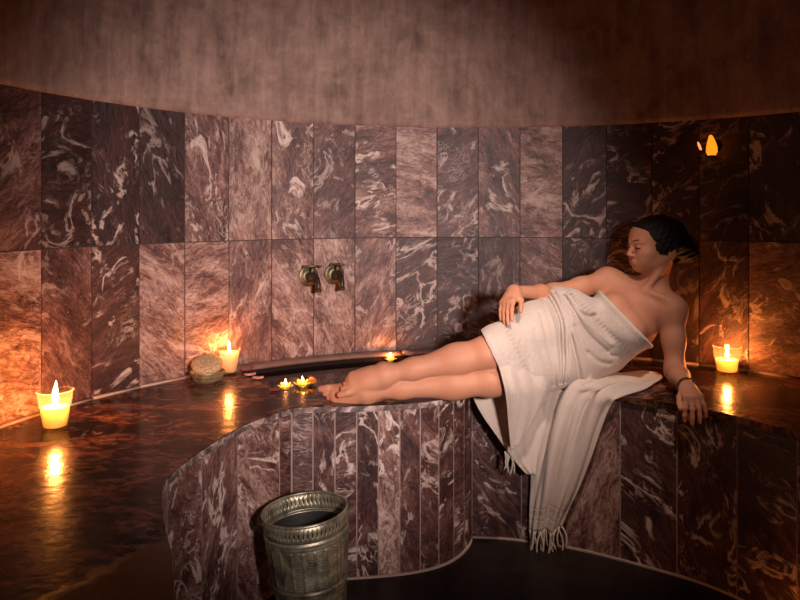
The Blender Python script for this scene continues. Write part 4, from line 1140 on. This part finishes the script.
# towel she lies on, falling over the bench edge to the floor ---------------
def front(u, v, out): # point on the hanging sheet just in front of the riser
    y = 2.6
    for _ in range(8): y = riser_y((u-CX)/F*y)-.012-out
    return P(u, v, y)
def top(u, v, lift=.010): return onplane(u, v, BZ+lift)
Tw = [[top(548, 372), top(600, 372), top(640, 372), top(656, 372.5)],
      [top(547, 379, .012), top(600, 379, .03), top(640, 378, .018), top(662, 378.5, .010)],
      [P(546, 381, 2.69)*np.array((1, 1, 1)), top(588, 386, .022), top(622, 387.5, .014), top(646, 388.5, .010)],
      [front(545, 388, .020), front(580, 393, .028), front(607, 396, .026), front(620, 397, .02)],
      [front(541.5, 402, .024), front(572, 406, .045), front(597, 408, .040), front(610, 407, .02)],
      [front(536.5, 430, .024), front(562, 433, .058), front(585, 434, .05), front(600, 432, .022)],
      [front(532, 460, .024), front(554, 462, .06), front(575, 462, .05), front(591, 458, .024)],
      [front(530.5, 490, .024), front(548, 491, .055), front(567, 490, .045), front(580, 486, .022)],
      [front(529.5, 511, .024), front(543, 512, .048), front(558, 511, .04), front(570, 507, .022)],
      [front(529.5, 529, .024), front(540, 530, .045), front(552, 529, .036), front(562, 526, .022)]]
tw = empty('bath_towel', tuple(top(600, 384, 0)), 'beige fringed towel spread under the woman and hanging over the bench edge to the floor', 'towel')
def tdisp(s, t):
    on = np.clip((t-.22)/.1, 0, 1); fan = 1-.35*t
    return on*(.020*np.sin(15*s+3.2*t+.6)+.011*np.sin(27*s-4*t+1)+.005*np.sin(41*s+6*t))*np.clip(s*7, .1, 1)*np.clip((1-s)*7, .1, 1)*(1-.45*t)+(1-on)*(.006*np.sin(16*s+6*t)*np.sin(11*t+3*s))+.006*np.sin(46*s-6*t)*np.exp(-((t-.26)/.12)**2)*np.clip((.55-s)*4, 0, 1)*np.clip(s*7, .1, 1)
_, fb = sheet('cloth', Tw, 110, 170, tdisp, M_towel, tw, .006,
              lambda s, t: (np.exp(-((t-.925)/.014)**2)*(.5+.5*np.sign(np.sin(s*95)))+.5*np.exp(-((t-.90)/.003)**2)+.5*np.exp(-((t-.953)/.003)**2), 0*s*t))
base = [fb[-1, int(i)] for i in np.linspace(1, 108, 24)]
under(bm_obj('fringe', fringe_bm(base, (.080, .104), .018), M_towel), tw)

# ------------------------------------------------------------------ lights
def spot(name, loc, target, power, size, blend, col, r=.1):
    d = bpy.data.lights.new(name, 'SPOT'); d.energy = power; d.spot_size = math.radians(size); d.spot_blend = blend; d.color = col; d.shadow_soft_size = r
    o = bpy.data.objects.new(name, d); o.location = loc
    o.rotation_euler = (Vector(target)-Vector(loc)).to_track_quat('-Z', 'Y').to_euler(); link(o); return o
spot('doorway_light', (.62, -.15, 1.42), (-.30, 2.9, 1.08), 520, 53, 1.0, (1, .81, .76), .10)
spot('added_woman_spot', (.75, 1.35, 2.9), (.62, 2.62, .75), 185, 28, .8, (1, .76, .64), .08)  # overhead spot added to brighten the woman, the dome has no opening
w = bpy.data.worlds.new('World'); S.world = w; w.use_nodes = True
w.node_tree.nodes['Background'].inputs[0].default_value = (.5, .3, .25, 1); w.node_tree.nodes['Background'].inputs[1].default_value = .02

# ------------------------------------------------------------------ camera
cam = bpy.data.cameras.new('camera'); cam.sensor_width = 36; cam.lens = F/800*36; cam.shift_y = -90/800; cam.clip_start = .02
co = bpy.data.objects.new('camera', cam); co.location = (0, 0, CAMZ); co.rotation_euler = (PI/2, 0, 0); link(co); S.camera = co
S.view_settings.view_transform = 'Standard'; S.view_settings.look = 'None'; S.view_settings.exposure = 0; S.view_settings.gamma = 1; S.view_settings.use_curve_mapping = False
